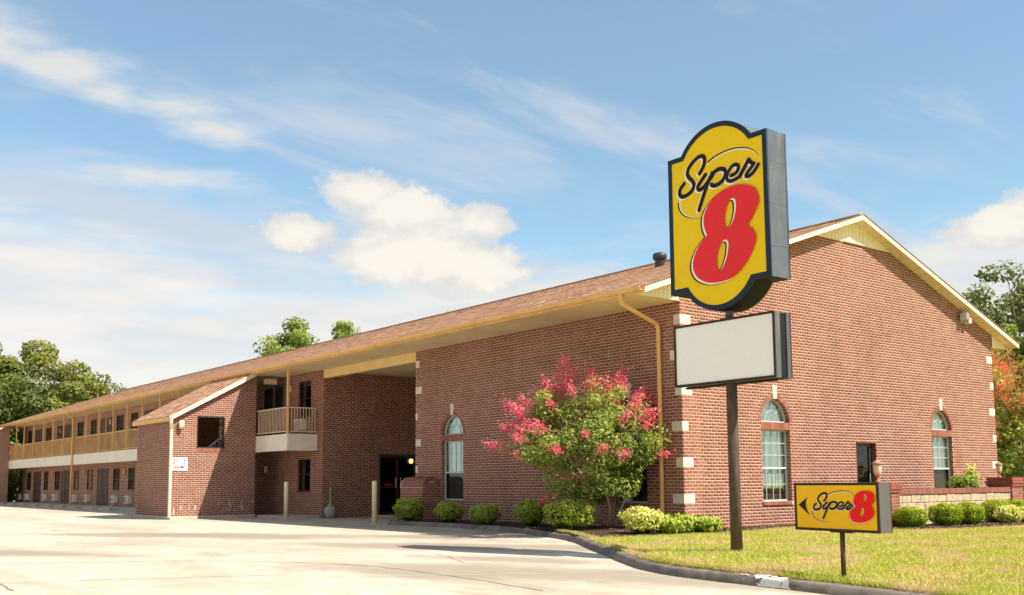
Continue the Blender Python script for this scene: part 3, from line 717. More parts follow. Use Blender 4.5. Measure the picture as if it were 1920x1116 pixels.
for key in WALLS:
    B = [b for b in bricks if b[1] == key and id(b) not in ids]
    VV = np.array([b[2] for b in B]).reshape(-1,3); nb = len(B)
    F = np.array([(0,1,5,4),(4,5,6,7),(0,3,2,1),(0,4,7,3),(1,2,6,5)])
    if key in ('side_wall','room_wall','stair_tower_side'): F = F[:, ::-1]
    faces = (np.arange(nb)[:,None,None]*8+F[None]).reshape(-1,4)
    me = bpy.data.meshes.new('brickwork'); me.vertices.add(len(VV)); me.vertices.foreach_set('co', VV.astype(np.float32).ravel())
    me.loops.add(faces.size); me.loops.foreach_set('vertex_index', faces.astype(np.int32).ravel())
    me.polygons.add(len(faces)); me.polygons.foreach_set('loop_start', np.arange(0, faces.size, 4, dtype=np.int32)); me.update(); me.validate()
    at = me.attributes.new('tone','FLOAT','POINT'); at.data.foreach_set('value', np.repeat([b[3] for b in B], 8).astype(np.float32))
    me.materials.append(M_BRICK); o = bpy.data.objects.new('brickwork', me); COL.objects.link(o); o.parent = WALLS[key]; o['kind'] = 'stuff'

# quoin stones
def stone(x0,x1,y0,y1,z0,z1,parent):
    mb = MB(); mb.box(x0,x1,y0,y1,z0+.004,z1-.004); o = mb.build('quoin_stone', M_STONE, parent); bevel(o,.008,1); return o
for k, wg, ws in QL:
    z1 = (66-11*k)*c_; stone(-.006, wg, -.006, ws, z1-3*c_, z1, WALLS['gable_wall'])
for k in range(6):
    z1 = (66-11*k)*c_; stone(Wd-(.33 if k % 2 == 0 else .19), Wd+.006, -.006, (.2,.33)[k % 2], z1-3*c_, z1, WALLS['gable_wall'])
    stone(-.006, .2, L1-qs_far(k), L1+.006, z1-3*c_, z1, WALLS['side_wall'])

# arched windows
def arched_window(O, u, n, wall, kind):
    """O: point on the wall face at window centre, z=0; u right along the wall as built, n outward"""
    O = np.array(O, float); u = np.array(u, float); n = np.array(n, float); hw, rise = .57, .60; up = np.array([0,0,1.])
    root = bpy.data.objects.new('arched_window', None); COL.objects.link(root); root.parent = BUILD
    # voussoirs
    nv = 19
    for i in range(nv):
        a0 = math.pi*i/nv+.012; a1 = math.pi*(i+1)/nv-.012
        if i == nv//2: continue
        P = []
        for r_, a in ((0,a0),(0,a1),(.105,a1),(.105,a0)):
            P.append(((hw+r_)*math.cos(a), SPR+(rise+r_)*math.sin(a)))
        mb = MB(); mb.prism(P, O+n*.004, u, up, -n, .14, float(np.clip(rng.normal(.5,.2),0,1))); o = mb.build('brick', M_BRICK, root)
    # mortar ring behind
    mb = MB(); ring = 30
    for i in range(ring):
        a0 = math.pi*i/ring; a1 = math.pi*(i+1)/ring
        mb.prism([((hw+.001)*math.cos(a0),SPR+(rise+.001)*math.sin(a0)),((hw+.001)*math.cos(a1),SPR+(rise+.001)*math.sin(a1)),((hw+.12)*math.cos(a1),SPR+(rise+.12)*math.sin(a1)),((hw+.12)*math.cos(a0),SPR+(rise+.12)*math.sin(a0))], O-n*.003, u, up, -n, .13)
    mb.build('arch_joints', M_MORTAR, root)
    # keystone
    mb = MB(); mb.prism([(-.065,SPR+rise-.01),(.065,SPR+rise-.01),(.10,3.53),(-.10,3.53)], O+n*.02, u, up, -n, .14); bevel(mb.build('keystone', M_STONE, root),.006,1)
    # jamb bricks and mortar
    jb = MB(); jm = MB()
    for s in (-1, 1):
        for r in range(8, 34):
            o = O+u*s*hw+up*(r*c_+.005)-n*.002; jb.obox(o, u*s, -n, .05, .12, BH_, float(np.clip(rng.normal(.5,.2),0,1)))
        o = O+u*s*(hw+.008)+up*SILLZ-n*.010; jm.obox(o, u*s, -n, .05, .14, SPR-SILLZ)
    jb.build('jamb_bricks', M_BRICK, root)['kind'] = 'stuff'; jm.build('jamb_joints', M_MORTAR, root)
    # band of soldier bricks across the opening, and the sill
    w = .0655; npp = int(2*hw/.0762)
    for i in range(npp):
        mb = MB(); mb.obox(O+u*(-hw+i*(2*hw/npp)+.004)+up*BANDZ0+n*.012, u, -n, 2*hw/npp-.009, .10, SPR-BANDZ0-.004, float(np.clip(rng.normal(.55,.15),0,1))); mb.build('brick', M_BRICK, root)
    mb = MB(); mb.obox(O+u*(-hw)+up*(BANDZ0+.003)+n*.006, u, -n, 2*hw, .09, SPR-BANDZ0-.010); mb.build('band_joints', M_MORTAR, root)
    for i in range(npp+1):
        mb = MB(); mb.obox(O+u*(-hw-.035+i*.0762)+up*(SILLZ-.09)+n*.035, u, -n, .067, .17, .085, float(np.clip(rng.normal(.5,.15),0,1))); mb.build('brick', M_BRICK, root)
    mb = MB(); mb.obox(O+u*(-hw-.03)+up*(SILLZ-.087)+n*.028, u, -n, 2*hw+.06, .15, .078); mb.build('sill_joints', M_MORTAR, root)
    # movement joint beside the opening
    mb = MB(); mb.obox(O+u*(-hw-.012)*(1 if kind != 'side' else -1)+n*.0015, u, -n, .012, .02, SPR); mb.build('movement_joint', M_CAPB, root)
    D = .12     # frame plane
    # frame: outer rails
    fr = MB(); f0 = O-n*D
    def fbar(a, b, z0, z1, d=.04): fr.obox(f0+u*a+up*z0, u, -n, b-a, d, z1-z0)
    fbar(-hw,-hw+.04,SILLZ,SPR); fbar(hw-.04,hw,SILLZ,SPR); fbar(-hw+.04,hw-.04,SILLZ,SILLZ+.04); fbar(-hw+.04,hw-.04,BANDZ0-.03,BANDZ0)
    zm = 1.42; fbar(-hw+.04,hw-.04,zm,zm+.045)
    fbar(-hw+.04,hw-.04,SPR,SPR+.035)
    for i in range(24):
        a0 = math.pi*i/24; a1 = math.pi*(i+1)/24
        fr.prism([(hw*math.cos(a0),SPR+rise*math.sin(a0)),(hw*math.cos(a1),SPR+rise*math.sin(a1)),((hw-.04)*math.cos(a1),SPR+(rise-.04)*math.sin(a1)),((hw-.04)*math.cos(a0),SPR+(rise-.04)*math.sin(a0))], f0, u, up, -n, .04)
    fr.build('frame', M_WFRAME, root)
    mu = MB(); m0 = O-n*(D+.012)
    def mbar(a, b, z0, z1): mu.obox(m0+u*a+up*z0, u, -n, b-a, .012, z1-z0)
    rows = [(zm+.045, BANDZ0-.03, 3)]+([(SILLZ+.04, zm, 2)] if kind == 'full' else [])
    for z0, z1, nr in rows:
        for i in range(1,4): x = -hw+.04+i*(2*hw-.08)/4; mbar(x-.006, x+.006, z0, z1)
        for i in range(1,nr): z = z0+(z1-z0)*i/nr; mbar(-hw+.04, hw-.04, z-.006, z+.006)
    for i in range(10):
        a0 = math.pi*i/10; a1 = math.pi*(i+1)/10
        mu.prism([(.27*math.cos(a0),SPR+.035+.27*math.sin(a0)),(.27*math.cos(a1),SPR+.035+.27*math.sin(a1)),(.258*math.cos(a1),SPR+.035+.258*math.sin(a1)),(.258*math.cos(a0),SPR+.035+.258*math.sin(a0))], m0, u, up, -n, .012)
    for a in (45,90,135):
        a = R(a); mu.bar(m0+u*.27*math.cos(a)+up*(SPR+.035+.27*math.sin(a))-n*.006, m0+u*.53*math.cos(a)+up*(SPR+.55*math.sin(a))-n*.006, .012, .012)
    mu.build('muntin', M_WFRAME, root)
    # glass panes
    p0 = O-n*(D+.026)
    for z0, z1 in ((SILLZ+.04,zm),(zm+.045,BANDZ0-.03)):
        mb = MB(); mb.obox(p0+u*(-hw+.04)+up*z0, u, -n, 2*hw-.08, .005, z1-z0); mb.build('pane', M_GLASS if not (kind != 'full' and z0 < 1) else M_GLASSD, root)
    mb = MB(); mb.prism([((hw-.03)*math.cos(math.pi*i/20),SPR+.02+(rise-.05)*math.sin(math.pi*i/20)) for i in range(21)], p0, u, up, -n, .005); mb.build('pane', M_GLASS, root)
    # curtain with folds
    def curtain(zt, zb, m, amp=.03, waves=9, hem=.0):
        nn = 60; mb = MB()
        for j in range(2):
            for i in range(nn+1):
                x = -hw+.05+(2*hw-.10)*i/nn; d = D+.09+amp*math.sin(i/nn*waves*2*math.pi+j*.4)+.01*math.sin(i*1.7)
                z = zt if j == 0 else zb+hem*abs(math.sin(i/nn*math.pi*3))
                if j == 0 and zt > SPR: z = min(zt, SPR+math.sqrt(max(0,1-(x/hw)**2))*rise-.02)
                q = O+u*x-n*d+up*z; mb.v.append(tuple(q)); mb.t.append(1)
        for i in range(nn): mb.f.append((i,i+1,nn+2+i,nn+1+i))
        mb.build('curtain', m, root, smooth=True, fix=False)
    curtain(3.2, 2.2, M_CURT, .02, 5)
    if kind == 'full': curtain(2.42,1.30,M_CURT,.03,7,.12); curtain(1.30,.85,M_CURT,.035,6,.16); 
    elif kind == 'gable2': curtain(2.45,1.40,M_CURT,.02,6); curtain(1.42,.60,M_GREYSH,.01,2)
    else: curtain(2.45,1.42,M_CURT,.03,6,.0); curtain(1.42,.60,M_GREYSH,.02,1.3)
    root['label'] = {'full': 'arched window on the lit gable end, left of the door, with lace curtains', 'gable2': 'arched window right of the gable door, white curtain above grey lower sash', 'side': 'arched window in the shaded side wall'}[kind]
arched_window((3.43,0,0), UX, (0,-1,0), 'gable_wall', 'full')
arched_window((11.37,0,0), UX, (0,-1,0), 'gable_wall', 'gable2')
arched_window((0,9.35,0), UY, (-1,0,0), 'side_wall', 'side')
arched_window((0,1.75,0), UY, (-1,0,0), 'side_wall', 'side')
# gable door
dr = bpy.data.objects.new('glass_door', None); COL.objects.link(dr); dr.parent = BUILD
mb = MB()
for a, b, z0, z1 in [(6.9,6.96,0,2.13),(7.79,7.85,0,2.13),(6.96,7.79,2.05,2.13),(6.96,7.79,0,.12),(7.66,7.72,.12,2.05)]: mb.box(a,b,.10,.15,z0,z1)
mb.build('door_frame', M_FRAME, dr); mb = MB(); mb.box(6.96,7.79,.125,.13,.12,2.05); mb.build('pane', M_GLASSD, dr)
mb = MB(); mb.box(7.60,7.63,.06,.09,.9,1.3); mb.build('door_handle', M_METAL, dr)
mb = MB(); mb.box(6.892,6.9,.0,.12,0,2.13); mb.box(7.85,7.858,.0,.12,0,2.13); mb.box(6.892,7.858,.0,.12,2.13,2.14); mb.build('door_reveal', M_CAPB, dr)
# lobby double door in the passage
dr = bpy.data.objects.new('lobby_door', None); COL.objects.link(dr); dr.parent = BUILD; dr['label'] = 'dark double glass lobby door inside the covered passage'
mb = MB()
for a, b, z0, z1 in [(2.42,2.50,-.12,2.2),(3.97,4.05,-.12,2.2),(2.50,3.97,2.10,2.2),(3.20,3.29,-.12,2.10),(2.50,3.2,-.12,.05),(3.29,3.97,-.12,.05),(2.5,3.2,.95,1.0)]: mb.box(a,b,Y1+.08,Y1+.14,z0,z1)
mb.build('door_frame', M_DOOR, dr)
mb = MB(); mb.box(2.36,2.42,Y1-.01,Y1+.14,-.12,2.26); mb.box(4.05,4.11,Y1-.01,Y1+.14,-.12,2.26); mb.box(2.36,4.11,Y1-.012,Y1+.14,2.2,2.262); mb.build('door_surround', M_GALV, dr)
for a, b in ((2.50,3.20),(3.29,3.97)):
    mb = MB(); mb.box(a,b,Y1+.10,Y1+.105,.05,2.10); mb.build('pane', M_GLASSD, dr)
for x in (3.14,3.36):
    mb = MB(); mb.tube([(x,Y1+.02,.95),(x,Y1+.02,1.35)],.016); mb.bar((x,Y1+.02,1.0),(x,Y1+.09,1.0),.02); mb.bar((x,Y1+.02,1.3),(x,Y1+.09,1.3),.02); mb.build('door_handle', M_METAL, dr)
mb = MB(); mb.box(2.68,3.0,Y1+.07,Y1+.078,1.04,1.12); mb.build('red_sticker', M_REDSIGN, dr)
mb = MB(); mb.lathe((3.83,Y1+.02,1.98),[(.0,-.10),(.07,-.08),(.09,0),(.07,.08),(.0,.10)],14); mb.build('passage_lamp', M_LENS, BUILD, smooth=True)
mb = MB(); mb.box(2.3,4.2,Y1-1.1,Y1-.02,-.12,-.06); mb.build('door_threshold', M_WALK, BUILD)

# ordinary windows of the rooms
def sash_window(y0, y1, z0, z1, recess, parent, curtain=True, cside=0, muntin=True):
    w = bpy.data.objects.new('room_window', None); COL.objects.link(w); w.parent = parent; x = recess
    mb = MB(); t = .045; zm = (z0+z1)/2+.02
    for a, b, c, d in [(y0,y0+t,z0,z1),(y1-t,y1,z0,z1),(y0+t,y1-t,z0,z0+t),(y0+t,y1-t,z1-t,z1),(y0+t,y1-t,zm-.02,zm+.02)]: mb.box(x-.02,x+.03,a,b,c,d)
    if muntin:
        ym = (y0+y1)/2; mb.box(x-.008,x+.012,ym-.008,ym+.008,zm+.02,z1-t); mb.box(x-.008,x+.012,y0+t,y1-t,(zm+z1)/2-.008,(zm+z1)/2+.008)
    mb.build('frame', M_FRAME, w)
    mb = MB(); mb.box(x+.012,x+.016,y0+t,y1-t,z0+t,zm-.02); mb.box(x+.012,x+.016,y0+t,y1-t,zm+.02,z1-t); mb.build('pane', M_GLASSD, w)
    if curtain:
        mb = MB(); a = y1-t-.02; nn = 14; wdt = (y1-y0)*.26
        if cside: a = y0+t+.02+wdt
        for j in (z0+t, z1-t):
            for i in range(nn+1): mb.v.append((x+.075+.02*math.sin(i*1.6), a-wdt*i/nn, j)); mb.t.append(1)
        for i in range(nn): mb.f.append((i,i+1,nn+2+i,nn+1+i))
        mb.build('curtain', M_CURT2, w, smooth=True, fix=False)
    return w
sash_window(18.68,19.72,.85,2.08,.08,BUILD); sash_window(18.68,19.72,3.66,5.03,.08,BUILD)
mb = MB()
for z0, z1 in ((.85,2.08),(3.66,5.03)): mb.box(0.004,.1,18.672,18.68,z0,z1); mb.box(0.004,.1,19.72,19.728,z0,z1); mb.box(0.004,.1,18.68,19.72,z1,z1+.006); mb.box(-.025,.1,18.62,19.78,z0-.07,z0-.002)
mb.build('window_reveal', M_CAPB, BUILD)
def door(y0, y1, z0, z1, x=-.012, m=M_DOORR, light=True, parent=BUILD):
    d = bpy.data.objects.new('room_door', None); COL.objects.link(d); d.parent = parent
    mb = MB(); mb.box(x,x+.03,y0+.06,y1-.06,z0,z1-.06); mb.build('door_leaf', m, d)
    mb = MB(); mb.box(x-.02,x+.03,y0,y0+.06,z0,z1); mb.box(x-.02,x+.03,y1-.06,y1,z0,z1); mb.box(x-.02,x+.03,y0+.06,y1-.06,z1-.06,z1); mb.build('door_frame', M_GALV if light else M_FRAME, d)
    mb = MB(); mb.box(x-.05,x-.002,y0+.12,y0+.17,z0+.98,z0+1.03); mb.build('door_handle', M_METAL, d)
def ac(yc, z0, parent=BUILD, w=.66, x=0.0):
    a = bpy.data.objects.new('air_conditioner', None); COL.objects.link(a); a.parent = parent
    mb = MB(); mb.box(x-.22,x-.002,yc-w/2,yc+w/2,z0,z0+.42); bevel(mb.build('case', M_AC, a),.012,1)
    mb = MB()
    for i in range(7): mb.box(x-.226,x-.219,yc-w/2+.06,yc+w/2-.22,z0+.06+i*.045,z0+.08+i*.045)
    mb.box(x-.226,x-.219,yc+w/2-.17,yc+w/2-.05,z0+.08,z0+.34); mb.build('grille', M_ACD, a)
ac(19.35, 3.16)
for y0, y1 in ((21.9,22.85),(20.95,21.8)): door(y0,y1,3.0,5.05,-.012,M_PLUM,True)
lw = [(63.8,64.4),(61.1,62.1),(56.5,57.4),(53.6,54.7),(49.3,50.2),(46.4,47.4),(41.4,42.4),(38.9,39.8),(34.2,35.1),(31.5,32.4),(26.9,27.8)]
ld = [(59.4,60.3),(58.4,59.3),(52.3,53.2),(51.3,52.2),(44.5,45.4),(43.4,44.3),(37.2,38.1),(36.2,37.1),(29.8,30.7),(28.8,29.7)]
for i, (a, b) in enumerate(lw): sash_window(a,b,.86,2.06,-.012,BUILD, True, i % 2, False); ac((a+b)/2+(.1 if i % 2 else -.1), .16)
for a, b in ld: door(a,b,-.02,2.1)
uw = [(61.3,62.3),(56.1,57.3),(53.3,54.5),(48.7,49.8),(46.0,47.0),(41.0,42.1),(38.6,39.6),(34.0,35.0),(31.3,32.3),(27,28)]
ud = [(63.6,64.4),(59.4,60.2),(58.5,59.3),(52.0,52.8),(51.1,51.9),(44.4,45.2),(43.0,43.9),(36.6,37.5),(35.6,36.5),(29.6,30.5),(28.6,29.5)]
for i, (a, b) in enumerate(uw): sash_window(a,b,3.7,5.0,-.012,BUILD, True, i % 2, False); ac((a+b)/2, 3.1)
for a, b in ud: door(a,b,2.98,5.0)
# wall lamps and junction boxes
for (y, z) in ((20.35,4.82),(22.45,1.72),(48.0,1.9),(43.2,4.7),(55.3,1.9),(57.9,4.7),(40.4,1.85)):
    mb = MB(); mb.box(-.09,-.003,y-.08,y+.08,z-.14,z+.14); bevel(mb.build('wall_lamp', M_LANT, BUILD),.02,2)

# balcony
mb = MB(); mb.box(-1.17,0,18.15,20.84,2.40,2.93); mb.box(-1.17,0,24.62,62.38,2.40,2.93); mb.build('balcony_slab', M_SOFFIT, BUILD)
mb = MB(); mb.box(-1.22,-1.17,18.10,20.84,2.35,2.96); mb.box(-1.22,-1.17,24.62,45.9,2.33,2.90); mb.box(-1.22,-1.17,45.93,62.38,2.33,2.90); mb.build('balcony_fascia', M_FASCIA, BUILD)
ef = bpy.data.objects.new('balcony_end_panel', None); COL.objects.link(ef); ef.parent = BUILD
nb_ = 14
for i in range(nb_):
    x = -1.17+i*1.165/nb_; mb = MB(); mb.box(x+.002,x+1.165/nb_-.006,18.10,18.14,2.35,2.96); mb.build('board', M_FASCIA, ef)
rl = bpy.data.objects.new('balcony_railing', None); COL.objects.link(rl); rl.parent = BUILD; rl['label'] = 'cream balcony railing right of the stair tower'
mb = MB(); mb.box(-1.20,-1.15,18.14,20.82,3.90,3.95); mb.box(-1.195,-1.155,18.14,20.82,3.03,3.07); mb.box(-1.15,0,18.145,18.195,3.90,3.95); mb.box(-1.15,0,18.15,18.19,3.03,3.07); mb.build('rails', M_RAIL, rl)
bal = None
def baluster(x, y):
    global bal
    if bal is None: mb = MB(); mb.box(-.011,.011,-.011,.011,3.07,3.90); o = mb.build('baluster', M_RAIL, rl); bal = o
    else: o = bal.copy(); COL.objects.link(o)
    o.location = (x, y, 0)
for i in range(21): baluster(-1.175, 18.27+i*.122)
for i in range(9): baluster(-1.03+i*.118, 18.17)
rf = bpy.data.objects.new('balcony_railing', None); COL.objects.link(rf); rf.parent = BUILD; rf['label'] = 'long tan balcony railing of the far wing'
mb = MB(); mb.box(-1.20,-1.15,24.62,62.38,3.87,3.93); mb.box(-1.195,-1.155,24.62,62.38,2.96,3.0); mb.build('rails', M_RAILFAR, rf)
mb = MB()
for i in range(340):
    y = 24.7+i*.1107; mb.box(-1.186,-1.164,y-.011,y+.011,3.0,3.87)
o = mb.build('balusters', M_RAILFAR, rf, fix=False); o['kind'] = 'stuff'
def post(y, m=M_GOLD):
    mb = MB(); mb.box(-1.235,-1.165,y-.035,y+.035,2.90,H70); mb.build('balcony_post', m, BUILD)
post(18.14); 
for y in (26.9,29.2,31.7,34.2,36.5,38.8,41.2,43.7,46.35,48.4,50.8,53.1,55.6,58.2,60.4): post(y)
# beam over the passage: grooved boards
bm_ = bpy.data.objects.new('passage_beam', None); COL.objects.link(bm_); bm_.parent = BUILD; bm_['label'] = 'yellow grooved siding beam above the covered passage'
mb = MB(); mb.box(.02,.25,L1,Y1,5.03,H70-.001); mb.build('beam_core', M_YSIDING, bm_)
mb = MB(); nbb = 62
for i in range(nbb):
    y = L1+i*(Y1-L1)/nbb; mb.box(.0,.02,y+.006,y+(Y1-L1)/nbb-.006,5.015,H70-.001)
mb.build('siding_boards', M_YSIDING, bm_)['kind'] = 'stuff'
mb = MB(); mb.box(.25,8.5,L1,Y1,5.28,H70-.001); mb.build('passage_ceiling', M_SOFFIT, BUILD)

# roof
YE = 66.0; YF = -.35
mb = MB()
for s, xe in ((-1,-1.52),(1,15.75)):
    a = (xe, zL(xe)); pts = [(xe,zL(xe)+.03),(RIDX,8.35+.03),(RIDX,8.35+.10),(xe,zL(xe)+.10)]
    mb.prism(pts, (0,YF+.02,0), UX, (0,0,1), UY, YE-YF-.02)
mb.build('roof_deck', M_SHINGLE, BUILD)
roof = bpy.data.objects.new('roof', None); COL.objects.link(roof); roof.parent = BUILD
def shingles(xe, x1, zf, slope, y0, y1, parent, name='shingles', flip=1):
    ang = math.atan(slope); nrow = int((x1-xe)/math.cos(ang)/.142); B = []; T = []
    cs, sn = math.cos(ang), math.sin(ang); tabs = int((y1-y0)/.30)
    for r in range(nrow):
        s0 = r*.142; off = (r % 2)*.15+rng.uniform(-.02,.02)
        k = np.arange(-1, tabs+1); ya = np.clip(y0+k*.30+off, y0, y1); yb = np.clip(ya+.288, y0, y1)
        ok = yb-ya > .02; ya, yb = ya[ok], yb[ok]; m_ = len(ya)
        th = .003+rng.uniform(0,.005,m_)
        xa = xe+s0*cs; za = zf+s0*sn; xb = xe+(s0+.16)*cs; zb = zf+(s0+.16)*sn
        o = np.ones(m_)
        # front edge raised, back tucked in
        A = np.stack([xa*o, ya, za+th],1); Bq = np.stack([xa*o, yb, za+th],1); Cq = np.stack([xb*o, yb, zb*o+.002],1); D = np.stack([xb*o, ya, zb*o+.002],1)
        E = np.stack([xa*o, ya, za*o-.002],1); F = np.stack([xa*o, yb, za*o-.002],1)
        B.append(np.stack([A,D,Cq,Bq],1).reshape(-1,3)); B.append(np.stack([A,Bq,F,E],1).reshape(-1,3))
        t = np.clip(rng.normal(.5,.24,m_),0,1); T += [t, t]
    o = quads(name, np.concatenate(B), np.concatenate(T), M_SHINGLE, parent); o['kind'] = 'stuff'; return o
shingles(-1.56, RIDX, zL(-1.56)+.105, .345, YF, YE, roof)
mb = MB(); mb.box(RIDX-.12,RIDX+.12,YF,YE,8.44,8.475); mb.build('ridge_cap', M_SHINGLE, roof)
# rake trim on the gable
for s, xe in ((-1,-1.52),(1,15.75)):
    mb = MB(); mb.prism([(xe,zL(xe)-.035),(RIDX,8.315),(RIDX,8.455),(xe,zL(xe)+.105)], (0,YF-.03,0), UX, (0,0,1), UY, .05); mb.build('rake_board', M_TRIM, roof)
    mb = MB(); mb.prism([(xe,zL(xe)+.105),(RIDX,8.455),(RIDX,8.475),(xe,zL(xe)+.125)], (0,YF-.05,0), UX, (0,0,1), UY, .09); mb.build('drip_edge', M_BARK, roof)
    mb = MB(); mb.prism([(xe,zL(xe)-.012),(RIDX,8.338),(RIDX,8.36),(xe,zL(xe)+.01)], (0,YF+.02,0), UX, (0,0,1), UY, .36); mb.build('rake_soffit', M_TRIM, roof)
    mb = MB()
    for i in range(26):
        t = i/26; x = xe+(RIDX-xe)*t; mb.bar((x,YF+.02,zL(x)-.014),(x,-.01,zL(x)-.014),.012,.006)
    mb.build('soffit_grooves', M_GOLD, roof)
# gable peak siding and the eave end closures
gp = bpy.data.objects.new('gable_peak_siding', None); COL.objects.link(gp); gp.parent = BUILD
nbd = 22; xa, xb = RIDX-(8.34-7.70)/.345, RIDX+(8.34-7.70)/.345
for i in range(nbd):
    x0 = xa+(xb-xa)*i/nbd; x1 = xa+(xb-xa)*(i+1)/nbd-.02
    mb = MB(); P_ = [(x0,7.70),(x1,7.70),(x1,max(7.702,zL(x1)-.012))]
    if x0 < RIDX < x1: P_.append((RIDX,8.33))
    P_.append((x0,max(7.702,zL(x0)-.012)))
    mb.prism(P_, (0,-.02,0), UX, (0,0,1), UY, .05); mb.build('board', M_SIDING, gp)
mb = MB(); mb.prism([(xa,7.69),(xb,7.69),(RIDX,8.335)], (0,-.006,0), UX, (0,0,1), UY, .05); mb.build('siding_backer', M_YSIDING, gp)
mb = MB(); mb.box(7.15-.45,7.15+.5,-.06,-.02,7.70,7.73); mb.build('siding_ledge', M_TRIM, gp)
for s in (-1, 1):
    ec = bpy.data.objects.new('eave_end_siding', None); COL.objects.link(ec); ec.parent = BUILD
    xs_ = (-1.50,-.03) if s < 0 else (Wd+.03,15.72); nb2 = 11
    for i in range(nb2):
        x0 = xs_[0]+(xs_[1]-xs_[0])*i/nb2; x1 = xs_[0]+(xs_[1]-xs_[0])*(i+1)/nb2-.016; z0 = 5.335
        if max(zL(x0),zL(x1)) < z0+.03: continue
        mb = MB(); mb.prism([(x0,z0),(x1,z0),(x1,max(z0+.003,zL(x1)-.02)),(x0,max(z0+.003,zL(x0)-.02))], (0,-.03,0), UX, (0,0,1), UY, .03); mb.build('board', M_SIDING, ec)
    mb = MB(); mb.prism([(xs_[0],5.334),(xs_[1],5.334),(xs_[1],max(5.337,zL(xs_[1])-.02)),(xs_[0],max(5.337,zL(xs_[0])-.02))], (0,-.018,0), UX, (0,0,1), UY, .03); mb.build('siding_backer', M_YSIDING, ec)
# soffit under the eaves, fascia, gutter
mb = MB(); mb.box(-1.50,-.001,-.02,YE,5.336,5.352); mb.box(Wd+.001,15.72,-.02,YE,5.336,5.352); mb.build('eave_soffit', M_SOFFIT, BUILD)
mb = MB(); mb.box(-1.53,-1.50,-.33,YE,5.33,5.475); mb.build('eave_fascia', M_GOLD, BUILD)
mb = MB(); gpz = [(-1.532,5.47),(-1.535,5.375),(-1.60,5.372),(-1.635,5.41),(-1.64,5.475),(-1.628,5.475),(-1.625,5.415),(-1.597,5.383),(-1.545,5.385),(-1.543,5.47)]
k = len(gpz)
for y in np.linspace(-.33, YE, 24):
    for x, z in gpz: mb.v.append((x, y, z+.010*math.sin(y*.35))); mb.t.append(1)
for j in range(23):
    for i in range(k): mb.f.append((j*k+i, j*k+(i+1) % k, (j+1)*k+(i+1) % k, (j+1)*k+i))
mb.f.append(tuple(range(k))); mb.build('gutter', M_GOLD, BUILD)
# right end gutter spout
mb = MB(); mb.tube([(15.6,-.2,5.33),(15.3,.1,5.0),(14.75,.3,4.85)],.045,8); mb.build('rear_downspout', M_GOLD, BUILD)
# downspouts
def dspout(pts, m=M_GOLD, r=.052, boot=None):
    d = bpy.data.objects.new('downspout', None); COL.objects.link(d); d.parent = BUILD
    mb = MB(); mb.tube(pts, r, 8); mb.build('pipe', m, d)
    if boot:
        mb = MB(); mb.tube(boot, .062, 12); mb.build('drain_boot', M_RUBBER, d)
dspout([(-1.58,.35,5.38),(-1.58,.35,5.24),(-1.50,.37,5.16),(-.16,.62,4.86),(-.08,.63,4.79),(-.07,.63,4.70),(-.07,.63,.34)], boot=[(-.07,.63,.0),(-.07,.63,.34)])
dspout([(-1.58,46.1,5.38),(-1.5,46.1,5.2),(-1.30,46.1,5.0),(-1.28,46.1,4.6),(-1.28,46.1,.15),(-1.5,46.0,.0)])
# tower lean-to roof
mb = MB(); mb.prism([(-.15,-.06),(3.30,1.845),(3.30,1.93),(-.15,.03)], (TX0,TY0-.18,3.60), UX, (0,0,1), UY, TY1-TY0+.33); mb.build('lean_to_deck', M_SHINGLE, BUILD)
shingles(TX0-.17, -1.32, 3.60+.025, 1.80/3.28, TY0-.2, TY1+.16, roof, 'lean_to_shingles')
mb = MB(); mb.prism([(-.17,-.16),(3.28,1.735),(3.28,1.90),(-.17,.0)], (TX0,TY0-.22,3.60), UX, (0,0,1), UY, .045); mb.build('lean_to_rake_board', M_TRIM, BUILD)
mb = MB(); mb.prism([(-.1,-.05),(3.28,1.80),(3.28,1.82),(-.1,-.03)], (TX0,TY0-.175,3.60), UX, (0,0,1), UY, .17); mb.build('lean_to_soffit', M_GOLD, BUILD)
mb = MB(); mb.box(TX0-.17,TX0-.15,TY0-.2,TY1+.15,3.44,3.60); mb.build('lean_to_fascia', M_GOLD, BUILD)
dspout([(TX0-.10,TY0-.26,3.62),(TX0-.09,TY0-.24,3.4),(TX0-.02,TY0-.07,3.15),(TX0-.02,TY0-.07,-.05)], m=M_TRIM, r=.06)
mb = MB(); mb.lathe((TX0+.33,TY0-.13,3.33),[(.0,-.16),(.07,-.15),(.10,-.05),(.10,.12),(.05,.16),(0,.17)],12); mb.build('tower_wall_lamp', M_TRIM, BUILD, smooth=True)
mb = MB(); mb.box(TX0-.03,TX1,TY0-.05,TY0-.001,-.2,.0); mb.box(TX0-.05,TX0-.001,TY0-.05,TY1,-.2,-.0); mb.build('tower_plinth', M_WALK, BUILD)
mb = MB(); mb.box(-.9,-.45,20.7,20.95,5.0,5.2); mb.build('beam_end_box', M_LANT, BUILD)  # yellowish box of a beam end under the eave, not a lamp
# soldier sill beneath the tower opening
for i in range(15):
    mb = MB(); x = -3.58+i*.0762; mb.box(x+.004,x+.07,TY0-.006,TY0+.09,2.34,2.485,float(rng.uniform(.3,.8))); mb.build('brick', M_BRICK, WALLS['stair_tower_front'])
# pale mineral streaks low on the tower front
mb = MB()
for i in range(15):
    x = TX0+rng.uniform(.15,3.2); z = rng.uniform(.05,.45); h = rng.uniform(.05,.25); w = rng.uniform(.008,.03)
    mb.add([(x-w,TY0-.0045,z),(x+w,TY0-.0045,z+rng.uniform(-.02,.02)),(x+w*.5,TY0-.0045,z+h),(x-w*.4,TY0-.0045,z+h*.9)], [(0,1,2,3)])
mb.build('mineral_streaks', M_STONE, WALLS['stair_tower_front'])['kind'] = 'stuff'
